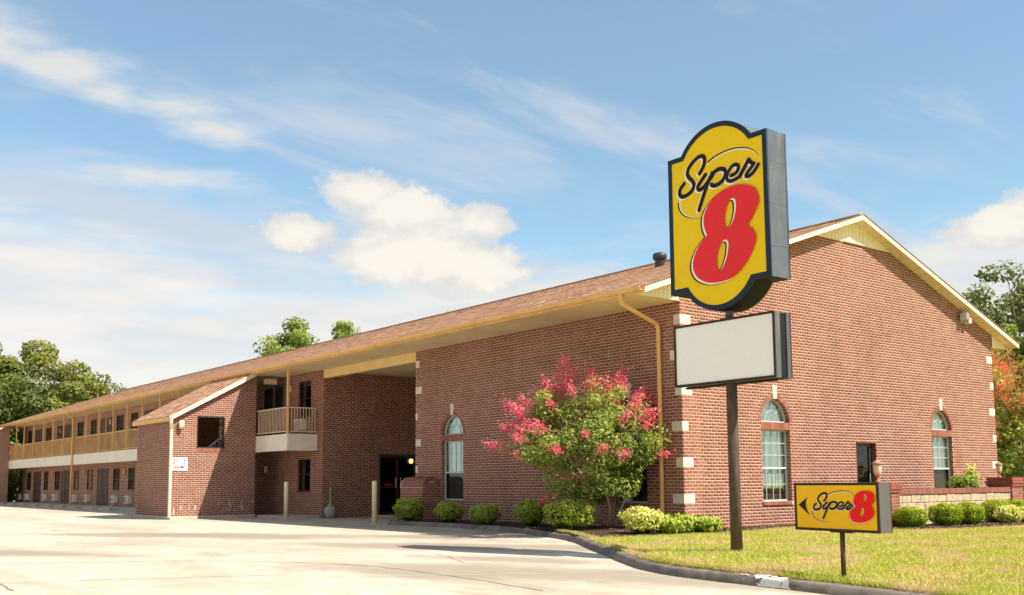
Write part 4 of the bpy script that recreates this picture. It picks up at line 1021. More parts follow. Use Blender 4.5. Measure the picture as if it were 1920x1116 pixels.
# roof vent
vt = bpy.data.objects.new('roof_vent', None); COL.objects.link(vt); vt.parent = roof
vx, vy = 5.0, 5.33; vz = zL(vx)+.1
mb = MB(); mb.lathe((vx,vy,vz-.25),[(.17,0),(.15,.42),(.15,.47)],20); mb.build('pipe', M_VENT, vt, smooth=True)
mb = MB(); mb.lathe((vx,vy,vz+.20),[(.17,0),(.215,.03),(.22,.10),(.215,.17),(.17,.21),(.08,.235),(0,.24)],20); mb.build('cap', M_VENT, vt, smooth=True)
# walkways
mb = MB(); mb.box(-1.22,0,24.7,64.4,-.3,.0); mb.box(-1.15,0,17.9,20.8,-.3,-.03); mb.build('walkway', M_WALK); tag(bpy.data.objects['walkway'], kind='structure')

# barrel-topped brick pier beside the lobby passage
pr = thing('brick_pier', 'low brick pier with rounded top beside the covered passage, behind a round shrub', 'brick pier', (-.33,10.7,-.12))
PX, PY0, PY1, PR = -.335, 9.97, 11.35, .325
pm = MB(); pm.box(PX-PR+.008,-.012,PY0+.008,PY1-.1,-.2,1.0)
pm.prism([(PR*.975*math.cos(math.pi*i/16), PR*.975*math.sin(math.pi*i/16)) for i in range(17)], (PX,PY0+.008,1.0), UX, (0,0,1), UY, PY1-PY0-.1)
o = pm.build('pier_core', M_MORTAR, None); o.parent = pr; o.matrix_parent_inverse = Matrix.Translation(-Vector(pr.location))
def attach(o, root): o.parent = root; o.matrix_parent_inverse = Matrix.Translation(-Vector(root.location)); return o
for r in range(-1, 13):
    z = r*c_+.005; off = (r % 2)*.1
    for k in range(-1, 8):
        s = max(PY0+k*PITCH_-off, PY0); e = min(PY0+k*PITCH_-off+BL_, PY1-.1)
        if e-s > .03:
            mb = MB(); mb.box(PX-PR,PX-PR+.06,s,e,z,z+BH_,float(np.clip(rng.normal(.5,.2),0,1))); attach(mb.build('brick', M_BRICK), pr)
    for k in range(-1, 4):
        s = max(PX-PR+.002+k*PITCH_-off, PX-PR+.002); e = min(PX-PR+k*PITCH_-off+BL_, -.012)
        if e-s > .03:
            mb = MB(); mb.box(s,e,PY0-.001,PY0+.06,z,z+BH_,float(np.clip(rng.normal(.5,.2),0,1))); attach(mb.build('brick', M_BRICK), pr)
for r in range(13, 17):
    z = r*c_+.005; hz_ = z+BH_*.5-1.0
    if hz_ > .17: break
    hx = math.sqrt(max(.0, .185**2-max(0,hz_)**2))
    for a_, b_ in ((PX-hx, PX-.006+.06*(r % 2)), (PX+.006+.06*(r % 2), PX+hx)):
        if b_-a_ > .03: mb = MB(); mb.box(a_,b_,PY0-.001,PY0+.06,z,z+BH_,float(np.clip(rng.normal(.5,.2),0,1))); attach(mb.build('brick', M_BRICK), pr)
for i in range(13):
    a0 = math.pi*i/13+.02; a1 = math.pi*(i+1)/13-.02
    mb = MB(); mb.prism([(PR*1.01*math.cos(a0),PR*1.01*math.sin(a0)),(PR*1.01*math.cos(a1),PR*1.01*math.sin(a1)),(.19*math.cos(a1),.19*math.sin(a1)),(.19*math.cos(a0),.19*math.sin(a0))], (PX,PY0-.004,1.0), UX, (0,0,1), UY, .09, float(rng.uniform(.2,.8))); attach(mb.build('brick', M_BRICK), pr)
    for kk in range(1, 14):
        y = PY0+.09+(kk-1)*.095
        if y > PY1-.2: break
        mb = MB(); mb.prism([(PR*1.0*math.cos(a0),PR*1.0*math.sin(a0)),(PR*1.0*math.cos(a1),PR*1.0*math.sin(a1)),(PR*.9*math.cos(a1),PR*.9*math.sin(a1)),(PR*.9*math.cos(a0),PR*.9*math.sin(a0))], (PX,y+.008,1.0), UX, (0,0,1), UY, .085, float(rng.uniform(.2,.8)))
        attach(mb.build('brick', M_BRICK), pr)

# floodlight on the gable
fl = thing('floodlight', 'twin floodlight under the right slope of the gable roof', 'floodlight', (12.88,0,6.0))
mb = MB(); mb.box(-.09,.09,-.06,-.004,-.02,.24); attach(mb.build('backplate', M_FLOOD, None), fl).matrix_parent_inverse.identity()
def fpart(mb, name, m, root, bev=0):
    o = mb.build(name, m, root)
    if bev: bevel(o, bev, 2)
    return o
mb = MB(); mb.box(-.22,-.02,-.28,-.06,.04,.26); mb.box(.0,.20,-.24,-.06,-.06,.14); fpart(mb, 'lamp_housing', M_FLOOD, fl, .02)
mb = MB(); mb.box(-.21,-.03,-.285,-.279,.05,.25); fpart(mb, 'lens', M_GREYSH, fl)

# OFFICE sign
os_ = thing('office_sign', 'white sheet sign reading OFFICE above a red arrow on the stair tower', 'sign', (-4.49,TY0-.012,1.655))
mb = MB(); mb.box(0,.62,-.006,.006,0,.475); fpart(mb, 'panel', M_WHITE, os_)
mb = MB(); ltr = {'O': [[(0,0),(0,1),(1,1),(1,0),(0,0)]], 'F': [[(0,0),(0,1),(1,1)],[(0,.5),(.8,.5)]], 'I': [[(.5,0),(.5,1)]], 'C': [[(1,1),(0,1),(0,0),(1,0)]], 'E': [[(1,1),(0,1),(0,0),(1,0)],[(0,.5),(.8,.5)]]}
x = .045; hh_ = .17
for ch in 'OFFICE':
    w = .062 if ch != 'I' else .026
    for pl in ltr[ch]:
        for (a, b), (c, d) in zip(pl[:-1], pl[1:]):
            mb.obox((min(x+a*w,x+c*w)-.010,-.010,.255+min(b,d)*hh_-.010), (1,0,0), (0,1,0), abs(c-a)*w+.020, .004, abs(d-b)*hh_+.020)
    x += w+.034+(.0 if ch != 'I' else .010)
fpart(mb, 'lettering', M_BLUEL, os_)
mb = MB(); mb.prism([(.10,.10),(.38,.11),(.38,.07),(.54,.125),(.38,.18),(.38,.145),(.10,.15)], (0,-.010,0), UX, (0,0,1), UY, .004); fpart(mb, 'arrow', M_REDSIGN, os_)

# ------------------------------------------------------------------ signs
S_STROKES = {'S': [(-0.352,6.425),(-0.285,6.493),(-0.235,6.587),(-0.236,6.678),(-0.293,6.721),(-0.381,6.716),(-0.502,6.655),(-0.599,6.572),(-0.628,6.486),(-0.59,6.407),(-0.508,6.318),(-0.487,6.236),(-0.545,6.155),(-0.651,6.108),(-0.762,6.108),(-0.82,6.168),(-0.803,6.249),(-0.708,6.327)],
 'u': [(-0.218, 6.372), (-0.308, 6.292), (-0.393, 6.206), (-0.378, 6.146), (-0.304, 6.144), (-0.195, 6.212), (-0.111, 6.305), (-0.07, 6.363)], 'p': [(-0.07, 6.363), (-0.146, 6.245), (-0.259, 6.045), (-0.385, 5.785)],
 'pb': [(-0.106, 6.274), (-0.017, 6.365), (0.097, 6.391), (0.195, 6.359), (0.224, 6.289), (0.174, 6.198), (0.078, 6.139), (-0.035, 6.133), (-0.091, 6.164)],
 'e': [(0.336, 6.217), (0.421, 6.229), (0.486, 6.283), (0.498, 6.342), (0.445, 6.382), (0.366, 6.37), (0.29, 6.306), (0.251, 6.223), (0.267, 6.156), (0.338, 6.125), (0.43, 6.132), (0.516, 6.158)],
 'r': [(0.516, 6.158), (0.606, 6.267), (0.682, 6.358), (0.715, 6.397)], 'r2': [(0.715, 6.397), (0.766, 6.335), (0.822, 6.300)], 'r3': [(0.812, 6.293), (0.745, 6.235), (0.672, 6.176), (0.655, 6.138), (0.711, 6.118), (0.801, 6.160), (0.907, 6.264)]}
SW1 = [(-0.162,6.575),(-0.046,6.621),(0.107,6.656),(0.294,6.671),(0.477,6.659),(0.656,6.615),(0.778,6.556),(0.863,6.485),(0.909,6.408)]
SW2 = [(-0.853,6.009),(-0.849,5.919),(-0.785,5.81),(-0.665,5.723),(-0.509,5.667),(-0.331,5.635)]
O8 = [(0.596,6.007),(0.754,5.948),(0.855,5.858),(0.902,5.732),(0.891,5.623),(0.823,5.507),(0.744,5.397),(0.676,5.31),(0.769,5.22),(0.817,5.089),(0.79,4.954),(0.687,4.781),(0.529,4.616),(0.326,4.491),(0.101,4.458),(-0.151,4.471),(-0.358,4.549),(-0.485,4.662),(-0.54,4.801),(-0.524,4.946),(-0.433,5.114),(-0.31,5.237),(-0.213,5.31),(-0.245,5.39),(-0.276,5.525),(-0.259,5.669),(-0.196,5.784),(-0.123,5.86),(-0.033,5.933),(0.156,6.009),(0.362,6.034),(0.487,6.031)]
H1 = [(0.372,5.825),(0.421,5.783),(0.432,5.681),(0.413,5.561),(0.363,5.446),(0.292,5.363),(0.234,5.345),(0.186,5.429),(0.185,5.556),(0.218,5.675),(0.273,5.771),(0.321,5.82)]
H2 = [(0.206,5.15),(0.249,5.102),(0.246,5.004),(0.218,4.884),(0.157,4.752),(0.086,4.666),(0.04,4.656),(0.001,4.707),(-0.011,4.818),(0.005,4.941),(0.055,5.058),(0.127,5.138)]
def curve_shape(name, loops, m, root, o, u, n, d, thick=.004):
    """flat 2D curve with holes, loops in face coords (s,z); o face origin, u right, n outward; d = lift off the face"""
    cu = bpy.data.curves.new(name, 'CURVE'); cu.dimensions = '2D'; cu.fill_mode = 'BOTH'; cu.extrude = thick/2
    for lp in loops:
        sp = cu.splines.new('POLY'); sp.points.add(len(lp)-1); sp.use_cyclic_u = True
        for i, (a, b) in enumerate(lp): sp.points[i].co = (a, b, 0, 1)
    ob = bpy.data.objects.new(name, cu); COL.objects.link(ob)
    u = Vector(u); n = Vector(n); w = u.cross(n)*-1
    w = Vector((0,0,1))
    Mx = Matrix((u, w, n)).transposed().to_4x4(); Mx.translation = Vector(o)+n*d
    dg = bpy.context.evaluated_depsgraph_get(); ev = ob.evaluated_get(dg); me = bpy.data.meshes.new_from_object(ev)
    bpy.data.objects.remove(ob); me.transform(Mx); me.materials.clear(); me.materials.append(m); me.name = name
    r = bpy.data.objects.new(name, me); COL.objects.link(r); r.parent = root; r.matrix_parent_inverse = Matrix.Translation(-Vector(root.location)); return r
def dense(lp, n=4): 
    P = lp+[lp[0]]; q = smooth_line([lp[-1]]+P+[lp[1]], n)[n:-n-1]; return [tuple(x) for x in q]
def stroke_mesh(mb, pts, w, o, u, n, d, taper=None, seg=6):
    P = smooth_line(pts, 6); m_ = len(P); T = np.gradient(P, axis=0); T /= np.linalg.norm(T, axis=1)[:,None]; Q = np.stack([-T[:,1], T[:,0]], 1)
    o = np.array(o, float); u = np.array(u, float); n = np.array(n, float); up_ = np.array([0,0,1.])
    W_ = np.full(m_, w) if taper is None else np.interp(np.linspace(0,1,m_), [t[0] for t in taper], [t[1]*w for t in taper])
    to = lambda q, dd: o+u*q[0]+up_*q[1]+n*dd
    for i in range(m_-1):
        a, b, c, e = P[i]-Q[i]*W_[i], P[i]+Q[i]*W_[i], P[i+1]+Q[i+1]*W_[i+1], P[i+1]-Q[i+1]*W_[i+1]
        mb.add([to(a,d),to(b,d),to(c,d),to(e,d)], [(0,3,2,1)])
    for q, ww in ((P[0],W_[0]),(P[-1],W_[-1])):      # round ends
        if ww < w*.5: continue
        k = 12; mb.add([to((q[0]+ww*math.cos(2*math.pi*j/k), q[1]+ww*math.sin(2*math.pi*j/k)), d+.0004) for j in range(k)], [tuple(range(k))])
def sign_art(root, o, u, n, strokes, w, sw1, sw2, o8, h1, h2, off, mred, sw=1.0):
    sh = lambda L, a: [(x+a[0], y+a[1]) for x, y in L]
    tp1 = [(0,1),(.5,.7),(1,.12)]; tp2 = [(0,1),(.5,.6),(1,.12)]
    q_ = 0
    for k_, L in strokes.items():
        mb = MB(); stroke_mesh(mb, sh(L, (off[0]*.75,off[1]*.75)), w*1.12, o, u, n, .004+.0005*q_); q_ += 1; attach(mb.build('pale_letter_edge', M_CREAMP, None, fix=False), root)
    for L, tp, of_ in ((sw1, tp1, (off[0]*.1,off[1]*1.0)), (sw2, tp2, (-off[0]*.8,-off[1]*.2))):
        mb = MB(); stroke_mesh(mb, sh(L, of_), w*.48, o, u, n, .004, tp); attach(mb.build('pale_swoosh', M_CREAMP, None, fix=False), root)
    dd = .008; grp = {'S': ['S'], 'u': ['u'], 'p': ['p','pb'], 'e': ['e'], 'r': ['r','r2','r3']}
    for ks in grp.values():
        mb = MB()
        for k_ in ks: stroke_mesh(mb, strokes[k_], w*(.88 if k_ in ('e','r2','r3') else 1), o, u, n, dd); dd += .0007
        attach(mb.build('letter', M_BLACK, None, fix=False), root)
    for L, tp in ((sw1, tp1), (sw2, tp2)):
        mb = MB(); stroke_mesh(mb, L, w*.38, o, u, n, .008, tp); attach(mb.build('swoosh', M_BLACK, None, fix=False), root)
    o8d, h1d, h2d = dense(o8), dense(h1), dense(h2)
    curve_shape('black_numeral_edge', [sh(o8d,(off[0]*1.9,off[1]*1.25)), sh(h1d,(off[0]*1.9,off[1]*1.25)), sh(h2d,(off[0]*1.9,off[1]*1.25))], M_BLACK, root, o, u, n, .0135, .003)
    curve_shape('pale_numeral_edge', [sh(o8d,off), sh(h1d,off), sh(h2d,off)], M_CREAMP, root, o, u, n, .0175, .003)
    curve_shape('red_numeral', [o8d,h1d,h2d], mred, root, o, u, n, .0215, .003)
# pole sign
ps = thing('pole_sign', 'tall motel pole sign with yellow Super 8 cabinet above a blank white board', 'sign', (-4.22,-4.98,0))
HW, ZB, ZT, TH = 1.081, 4.393, 6.83, .495
def arch_pts(y_c, z0, hc, rise, n_=24, sgn=1):
    r = (hc*hc+rise*rise)/(2*rise); a = math.asin(hc/r); return [(y_c+r*math.sin(-a+2*a*i/n_), z0+sgn*(r*math.cos(-a+2*a*i/n_)-(r-rise))) for i in range(n_+1)]
outl = [(-HW,ZT)]+arch_pts(.0,ZT,.765,.40)+[(HW,ZT),(HW,ZB)]+list(reversed(arch_pts(.0,ZB,.73,.40,24,-1)))+[(-HW,ZB)]
fo = (-4.22-TH/2, -4.98, 0); fu = (0,-1,0); fn = (-1,0,0)
mb = MB(); mb.prism(outl, (fo[0]+.02,-4.98,0), fu, (0,0,1), (1,0,0), TH-.04); x = mb.build('cabinet', M_GALV); attach(x, ps)
def inset(poly, d):
    P = np.array(poly); c = []; n_ = len(P)
    area = .5*sum(P[i][0]*P[(i+1) % n_][1]-P[(i+1) % n_][0]*P[i][1] for i in range(n_)); s = 1 if area > 0 else -1
    for i in range(n_):
        a, b, e = P[i-1], P[i], P[(i+1) % n_]; d1 = b-a; d2 = e-b
        if np.linalg.norm(d1) < 1e-6 or np.linalg.norm(d2) < 1e-6: continue
        d1 = d1/np.linalg.norm(d1); d2 = d2/np.linalg.norm(d2); n1 = np.array([-d1[1],d1[0]])*s; n2 = np.array([-d2[1],d2[0]])*s
        m_ = n1+n2; m_ = m_/np.linalg.norm(m_); c.append(tuple(b+m_*d/max(.3, m_@n1)))
    return c
inner = inset(outl, .085)
for sgn, ox in ((-1, fo[0]),(1, -4.22+TH/2)):
    nn_ = (sgn,0,0); uu_ = (0,sgn,0) if sgn < 0 else (0,1,0)
    curve_shape('navy_frame', [outl, inner], M_NAVY, ps, (ox,-4.98,0), uu_, nn_, -.005, .03)
    curve_shape('yellow_face', [inner], M_YELLOW, ps, (ox,-4.98,0), uu_, nn_, -.006, .012)
sign_art(ps, fo, fu, fn, S_STROKES, .038, SW1, SW2, O8, H1, H2, (-.040,-.022), M_RED)
mb = MB()
for z in (4.9,5.6,6.3): mb.box(-4.22-TH/2+.03,-4.22+TH/2-.03,-4.98-HW-.002,-4.98-HW+.01,z,z+.006)
mb.box(-4.22-TH/2+.015,-4.22-TH/2+.035,-4.98-HW-.004,-4.98-HW+.01,ZB,ZT); mb.box(-4.22+TH/2-.035,-4.22+TH/2-.015,-4.98-HW-.004,-4.98-HW+.01,ZB,ZT)
attach(mb.build('side_seams', M_CABDARK), ps)
low = [(HW,ZB)]+list(reversed(arch_pts(.0,ZB,.73,.40,24,-1)))+[(-HW,ZB)]  # black skin along the cabinet bottom: its shade is put into the colour
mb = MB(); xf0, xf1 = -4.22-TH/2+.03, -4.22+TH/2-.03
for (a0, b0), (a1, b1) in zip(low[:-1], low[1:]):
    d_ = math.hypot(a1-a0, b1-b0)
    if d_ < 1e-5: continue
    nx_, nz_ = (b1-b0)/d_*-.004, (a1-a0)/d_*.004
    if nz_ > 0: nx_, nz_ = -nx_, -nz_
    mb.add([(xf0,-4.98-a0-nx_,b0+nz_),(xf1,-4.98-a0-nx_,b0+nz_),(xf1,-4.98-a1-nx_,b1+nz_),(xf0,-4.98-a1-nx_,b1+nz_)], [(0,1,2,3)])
attach(mb.build('underside_shade_skin', M_BLACK, fix=False), ps)
# board: two back-to-back cabinets
BZ0, BZ1, BW = 2.765, 3.833, 1.078
for sgn, xa_, xb_ in ((-1,-4.22-.19,-4.22-.065),(1,-4.22+.10,-4.22+.19)):
    mb = MB(); mb.box(xa_,xb_,-4.98-BW,-4.98+BW,BZ0,BZ1); attach(mb.build('board_cabinet', M_GALV if sgn < 0 else M_CABDARK), ps)
    xf = xa_ if sgn < 0 else xb_; t = .035
    mb = MB()
    for a, b, c, d in [(-BW,BW,BZ0-.003,BZ0+t),(-BW,BW,BZ1-t,BZ1+.003),(-BW-.003,-BW+t,BZ0+t,BZ1-t),(BW-t,BW+.003,BZ0+t,BZ1-t)]: mb.box(min(xf,xf+sgn*.025),max(xf,xf+sgn*.025),-4.98+a,-4.98+b,c,d)
    attach(mb.build('board_frame', M_BROWNF), ps)
    mb = MB(); mb.box(min(xf,xf+sgn*.008),max(xf,xf+sgn*.008),-4.98-BW+t,-4.98+BW-t,BZ0+t,BZ1-t); attach(mb.build('blank_panel', M_BOARD), ps)
mb = MB(); mb.box(-4.22-.06,-4.22+.095,-4.98-BW+.02,-4.98-BW+.05,BZ0+.02,BZ1-.02); attach(mb.build('gap_plate', M_BLACK), ps)
mb = MB(); mb.box(-4.27,-4.17,-5.9,-4.0,BZ0-.035,BZ0-.004); attach(mb.build('mounting_rail', M_BROWNF), ps)
mb = MB(); mb.tube([(-4.21,-4.98,-.1),(-4.215,-4.98,1.5),(-4.22,-4.98,BZ1)], [.098,.094,.088], 14); attach(mb.build('pole', M_POLE, smooth=True), ps)
mb = MB(); mb.tube([(-4.22,-4.98,BZ1-.05),(-4.22,-4.98,4.15)], .068, 14); attach(mb.build('neck', M_CABDARK, smooth=True), ps)
mb = MB(); mb.lathe((-4.22,-4.98,BZ1),[(.13,0),(.13,.03),(.08,.05)],14); attach(mb.build('collar', M_CABDARK), ps)

# small directional sign
TH2 = R(-98.63); c2_ = np.array([-6.102,-8.282]); a2 = np.array([math.cos(TH2), math.sin(TH2), 0]); n2 = np.array([a2[1], -a2[0], 0])
ds = thing('directional_sign', 'small amber Super 8 sign with black left arrow on a short post in the lawn', 'sign', (c2_[0],c2_[1],-.07))
hw2, t2, zb2, zt2 = .706, .218, .478, 1.102
fo2 = np.array([c2_[0],c2_[1],0])+n2*t2/2
fx2 = lambda L: [(s*hw2/.665, zb2+(z-.517)*(zt2-zb2)/.588) for s, z in L]
mb = MB(); mb.obox(fo2-a2*hw2-n2*.006+np.array([0,0,zb2]), a2, -n2, 2*hw2, t2-.012, zt2-zb2); attach(mb.build('cabinet', M_GREYCAB), ds)
for side in (1,-1):
    ff = np.array([c2_[0],c2_[1],0])+n2*side*t2/2; nn_ = n2*side
    mb = MB(); t = .034
    for a, b, c, d in [(-hw2,hw2,zb2,zb2+t),(-hw2,hw2,zt2-t,zt2),(-hw2,-hw2+t,zb2+t,zt2-t),(hw2-t,hw2,zb2+t,zt2-t)]: mb.obox(ff+a2*a+np.array([0,0,c])+nn_*.006, a2, -nn_, b-a, .02, d-c)
    attach(mb.build('frame', M_BROWNF), ds)
    mb = MB(); mb.obox(ff+a2*(-hw2+t)+np.array([0,0,zb2+t]), a2, -nn_, 2*hw2-2*t, .006, zt2-zb2-2*t); attach(mb.build('amber_face', M_YELLOW2), ds)
aff = lambda L: fx2([(.3582*s+.0051*z-.1181+.0*s, .0114*s+.3278*z-1.2236) for s, z in L])
aff = lambda L: fx2([(.3582*s+.0114*z-.1181-.0063*0, .0051*s+.3278*z-1.2236) for s, z in L])
st2 = {k_: aff(L) for k_, L in S_STROKES.items()}
s8 = fx2([(0.482,1.008),(0.544,1.004),(0.589,0.984),(0.615,0.941),(0.607,0.88),(0.566,0.834),(0.598,0.789),(0.599,0.741),(0.565,0.692),(0.509,0.657),(0.438,0.637),(0.352,0.633),(0.276,0.653),(0.243,0.695),(0.246,0.745),(0.284,0.792),(0.333,0.817),(0.308,0.858),(0.311,0.908),(0.346,0.964),(0.411,0.999)])
sh1 = fx2([(0.483,0.965),(0.502,0.943),(0.495,0.903),(0.467,0.869),(0.447,0.885),(0.455,0.934)]); sh2 = fx2([(0.437,0.805),(0.457,0.78),(0.445,0.731),(0.41,0.691),(0.388,0.711),(0.399,0.767)])
arw = fx2([(-0.594,0.832),(-0.529,0.872),(-0.446,0.919),(-0.471,0.88),(-0.478,0.821),(-0.459,0.769),(-0.416,0.704),(-0.507,0.768)])
sign_art(ds, fo2, a2, n2, st2, .0142, fx2([(-0.106,0.958),(-0.003,0.991),(0.114,1.006),(0.212,0.998),(0.283,0.973),(0.324,0.941)]), fx2([(-0.366,0.751),(-0.352,0.699),(-0.293,0.656),(-0.208,0.636),(-0.089,0.63)]), s8, sh1, sh2, (-.011,-.009), M_RED2)
curve_shape('black_arrow', [arw], M_BLACK, ds, fo2, a2, n2, .006, .003)
mb = MB(); mb.tube([(c2_[0],c2_[1],-.12),(c2_[0],c2_[1],zb2)], .033, 10); attach(mb.build('post', M_POLE, smooth=True), ds)
mb = MB(); mb.obox(np.array([c2_[0],c2_[1],zb2-.018])-a2*.16-n2*.05, a2, n2, .32, .10, .018); attach(mb.build('bracket', M_BROWNF), ds)

# bollards, vase
def bollard(x, y, lab, h=1.33):
    b = thing('bollard', lab, 'bollard', (x,y,-.12), 'cream bollards before the covered passage')
    mb = MB(); mb.lathe((0,0,-.05),[(.078,0),(.078,h),(.07,h+.035),(.04,h+.055),(0,h+.06)],18); mb.build('pipe', M_BOLLARD, b, smooth=True)
    mb = MB(); mb.lathe((0,0,0),[(.13,0),(.12,.012),(.085,.02)],16); mb.build('footing', M_WALK, b)
bollard(-1.23,18.1,'cream pipe bollard nearest the stair tower'); bollard(-1.20,11.9,'cream pipe bollard nearest the row of shrubs')
v = thing('floor_vase', 'grey round floor vase with a tall thin neck against the passage wall', 'vase', (.15,17.35,-.12))
mb = MB(); mb.lathe((0,0,0),[(.10,0),(.14,.02),(.20,.12),(.225,.25),(.20,.36),(.13,.43),(.07,.47)],24); mb.build('bowl', M_CLAY, v, smooth=True)
mb = MB(); mb.lathe((0,0,0),[(.075,.47),(.045,.52),(.032,.62),(.028,.85),(.03,1.05),(.045,1.12)],16); mb.build('neck', M_CLAY, v, smooth=True)

# wheel stops
ws0 = None
wy = [38.2,41.2,44.2,47.2,50.1,53.1,56.2,59.3,62.3]
nth = ['first','second','third','fourth','fifth','sixth','seventh','eighth','last']
for i, y in enumerate(wy):
    if ws0 is None:
        mb = MB(); mb.prism([(-.09,0),(.09,0),(.07,.11),(-.07,.11)], (0,-.9,0), UX, (0,0,1), UY, 1.8); ws0 = mb.build('wheel_stop', M_WALK); o = ws0
    else: o = ws0.copy(); COL.objects.link(o)
    o.location = (-1.62, y, -.12); tag(o, nth[i]+' concrete wheel stop counted from the stair tower, below the far walkway', 'wheel stop', 'wheel stops along the far walkway')

# planter with two piers on the right
pl = thing('planter_wall', 'tan block retaining planter with brick cap and two brick piers on the right', 'planter', (7.7,-2.2,0))
mb = MB(); mb.box(4.88,10.44,-2.36,-2.2,-.1,.76); mb.box(4.4,4.7,-1.8,0,-.1,.76); mb.box(10.6,10.9,-1.8,0,-.1,.76); attach(mb.build('core', M_MORTAR), pl)
mb = MB(); mb.box(4.6,10.7,-2.25,-.02,.5,.62); attach(mb.build('planter_soil', M_MULCH), pl)
for r in range(4):
    z = -.04+r*.20; off = (r % 2)*.2
    for k in range(-1, 15):
        s = max(4.885+k*.405-off, 4.885); e = min(4.885+k*.405-off+.395, 10.44)
        if e-s < .06: continue
        mb = MB(); d_ = rng.uniform(.0,.018); mb.box(s,e,-2.395-d_,-2.34,z,z+.192); o = attach(mb.build('block', M_BLOCK), pl); bevel(o,.012,1)
for i in range(73):
    x = 4.90+i*.0762
    if x > 10.40: break
    mb = MB(); mb.box(x+.003,x+.070,-2.43,-2.22,.765,.895,float(rng.uniform(.3,.75))); attach(mb.build('brick', M_BRICK), pl)
mb = MB(); mb.box(4.89,10.44,-2.42,-2.21,.77,.885); attach(mb.build('cap_joints', M_MORTAR), pl)
for (x0, x1, zc_) in ((4.22,4.87,1.06),(10.45,11.07,1.16)):
    y0, y1 = -2.46, -1.78
    mb = MB(); mb.box(x0+.008,x1-.008,y0+.008,y1-.008,-.1,zc_-.02); attach(mb.build('pier_core', M_MORTAR), pl)
    for r in range(-1, int((zc_-.2)/c_)):
        z = r*c_+.005; off = (r % 2)*.1
        for k in range(-1, 5):
            s = max(x0+k*PITCH_-off, x0); e = min(x0+k*PITCH_-off+BL_, x1)
            if e-s > .03: mb = MB(); mb.box(s,e,y0,y0+.05,z,z+BH_,float(np.clip(rng.normal(.55,.2),0,1))); attach(mb.build('brick', M_BRICK), pl)
            s = max(y0+.002+k*PITCH_-off, y0+.002); e = min(y0+k*PITCH_-off+BL_, y1)
            if e-s > .03: mb = MB(); mb.box(x0-.001,x0+.05,s,e,z,z+BH_,float(np.clip(rng.normal(.55,.2),0,1))); attach(mb.build('brick', M_BRICK), pl)
    for (e_, z0, z1, w_) in ((.03,zc_-.24,zc_-.17,.0),(.05,zc_-.165,zc_-.09,0),(.02,zc_-.085,zc_,0)):
        mb = MB(); mb.box(x0-e_,x1+e_,y0-e_,y1+e_,z0,z1); attach(mb.build('cap_course', M_CAPB), pl)
def lantern(x, y, z, h, lab):
    l = thing('pier_lantern', lab, 'lantern', (x,y,z), 'lanterns on the planter piers'); s = h/.55
    mb = MB(); mb.lathe((0,0,0),[(.075*s,0),(.08*s,.02*s),(.035*s,.05*s),(.03*s,.10*s),(.05*s,.15*s),(.07*s,.17*s)],16); mb.build('stem', M_TERRA, l, smooth=True)
    mb = MB(); mb.lathe((0,0,0),[(.06*s,.17*s),(.085*s,.22*s),(.10*s,.36*s),(.10*s,.43*s)],16); mb.build('globe', M_LANT, l, smooth=True)
    mb = MB(); mb.lathe((0,0,0),[(.13*s,.43*s),(.12*s,.46*s),(.06*s,.51*s),(.02*s,.53*s),(.018*s,.56*s),(0,.57*s)],16); mb.build('lid', M_TERRA, l, smooth=True)
lantern(4.55,-2.1,1.06,.56,'terracotta lantern on the left pier, behind the small amber sign'); lantern(10.6,-2.05,1.16,.44,'terracotta lantern on the right pier by the building corner')

# ------------------------------------------------------------------ plants
def blob_shrub(x, y, w, h, m, lab, name='round_shrub', n=3200, leaf=.028, group=None, lobes=0, z=0.02, seed=0, cat='shrub', loose=0.0):
    r_ = np.random.default_rng(seed+int(abs(x*100+y*10)))
    t = thing(name, lab, cat, (x,y,z), group)
    rx, rz = w/2, h/2
    mb = MB(); prof_ = [(0,.02),(rx*.30,.02),(rx*.62,rz*.45),(rx*.74,rz*1.05),(rx*.56,rz*1.5),(rx*.22,rz*1.7),(0,rz*1.8)]
    mb.lathe((0,0,0), prof_[1:], 14); mb.build('twigs', M_CORE, t)
    d = unit(r_.normal(0,1,(n,3))); d[:,2] = np.where(d[:,2] < -.93, -d[:,2], d[:,2])
    bump = 1+.07*np.sin(d[:,0]*7+seed)*np.cos(d[:,1]*6+seed*2)+.05*np.sin(d[:,2]*9+seed)+r_.normal(0,.03+loose,n)
    if lobes:
        L = unit(r_.normal(0,1,(lobes,3))); L[:,2] = abs(L[:,2]); near = (d@L.T).max(1); bump *= .80+.28*np.clip((near-.6)/.4,0,1)
    depth = 1-np.abs(r_.normal(0,.10,n)); rr = (bump*depth)[:,None]
    sq = np.sign(d)*np.abs(d)**.85
    C = np.column_stack([sq[:,0]*rx, sq[:,1]*rx, sq[:,2]*rz*.98])*rr; C[:,2] += rz
    C[:,2] = np.maximum(C[:,2], .02)
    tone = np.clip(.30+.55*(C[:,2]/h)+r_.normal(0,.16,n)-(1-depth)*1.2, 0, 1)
    V = leaf_quads(C, d, leaf, .55, .55)
    quads('foliage', V, tone, m, t); return t
GR = 'shrubs along the shaded side wall'
sh_ = [(-1.10,10.05,.95,.70,M_BOX2,'first round shrub of the row, in front of the rounded brick pier'),
       (-.95,8.15,.82,.62,M_BOX2,'second round shrub of the row, just right of the rounded brick pier'),
       (-1.15,6.15,.86,.58,M_BOX2,'third low round shrub, below the arched side window'),
       (-1.15,4.15,.88,.74,M_BOX2,'fourth round shrub, under the left branches of the pink tree'),
       (-1.95,1.80,1.25,.76,M_BOX2,'wide shrub left of the pink flowering tree trunk')]
for i, (x, y, w, h, m, lab) in enumerate(sh_): blob_shrub(x, y, w*.88, h*.92, m, lab, group=GR, seed=i, lobes=18, n=4200, leaf=.028, loose=.035, z=0)
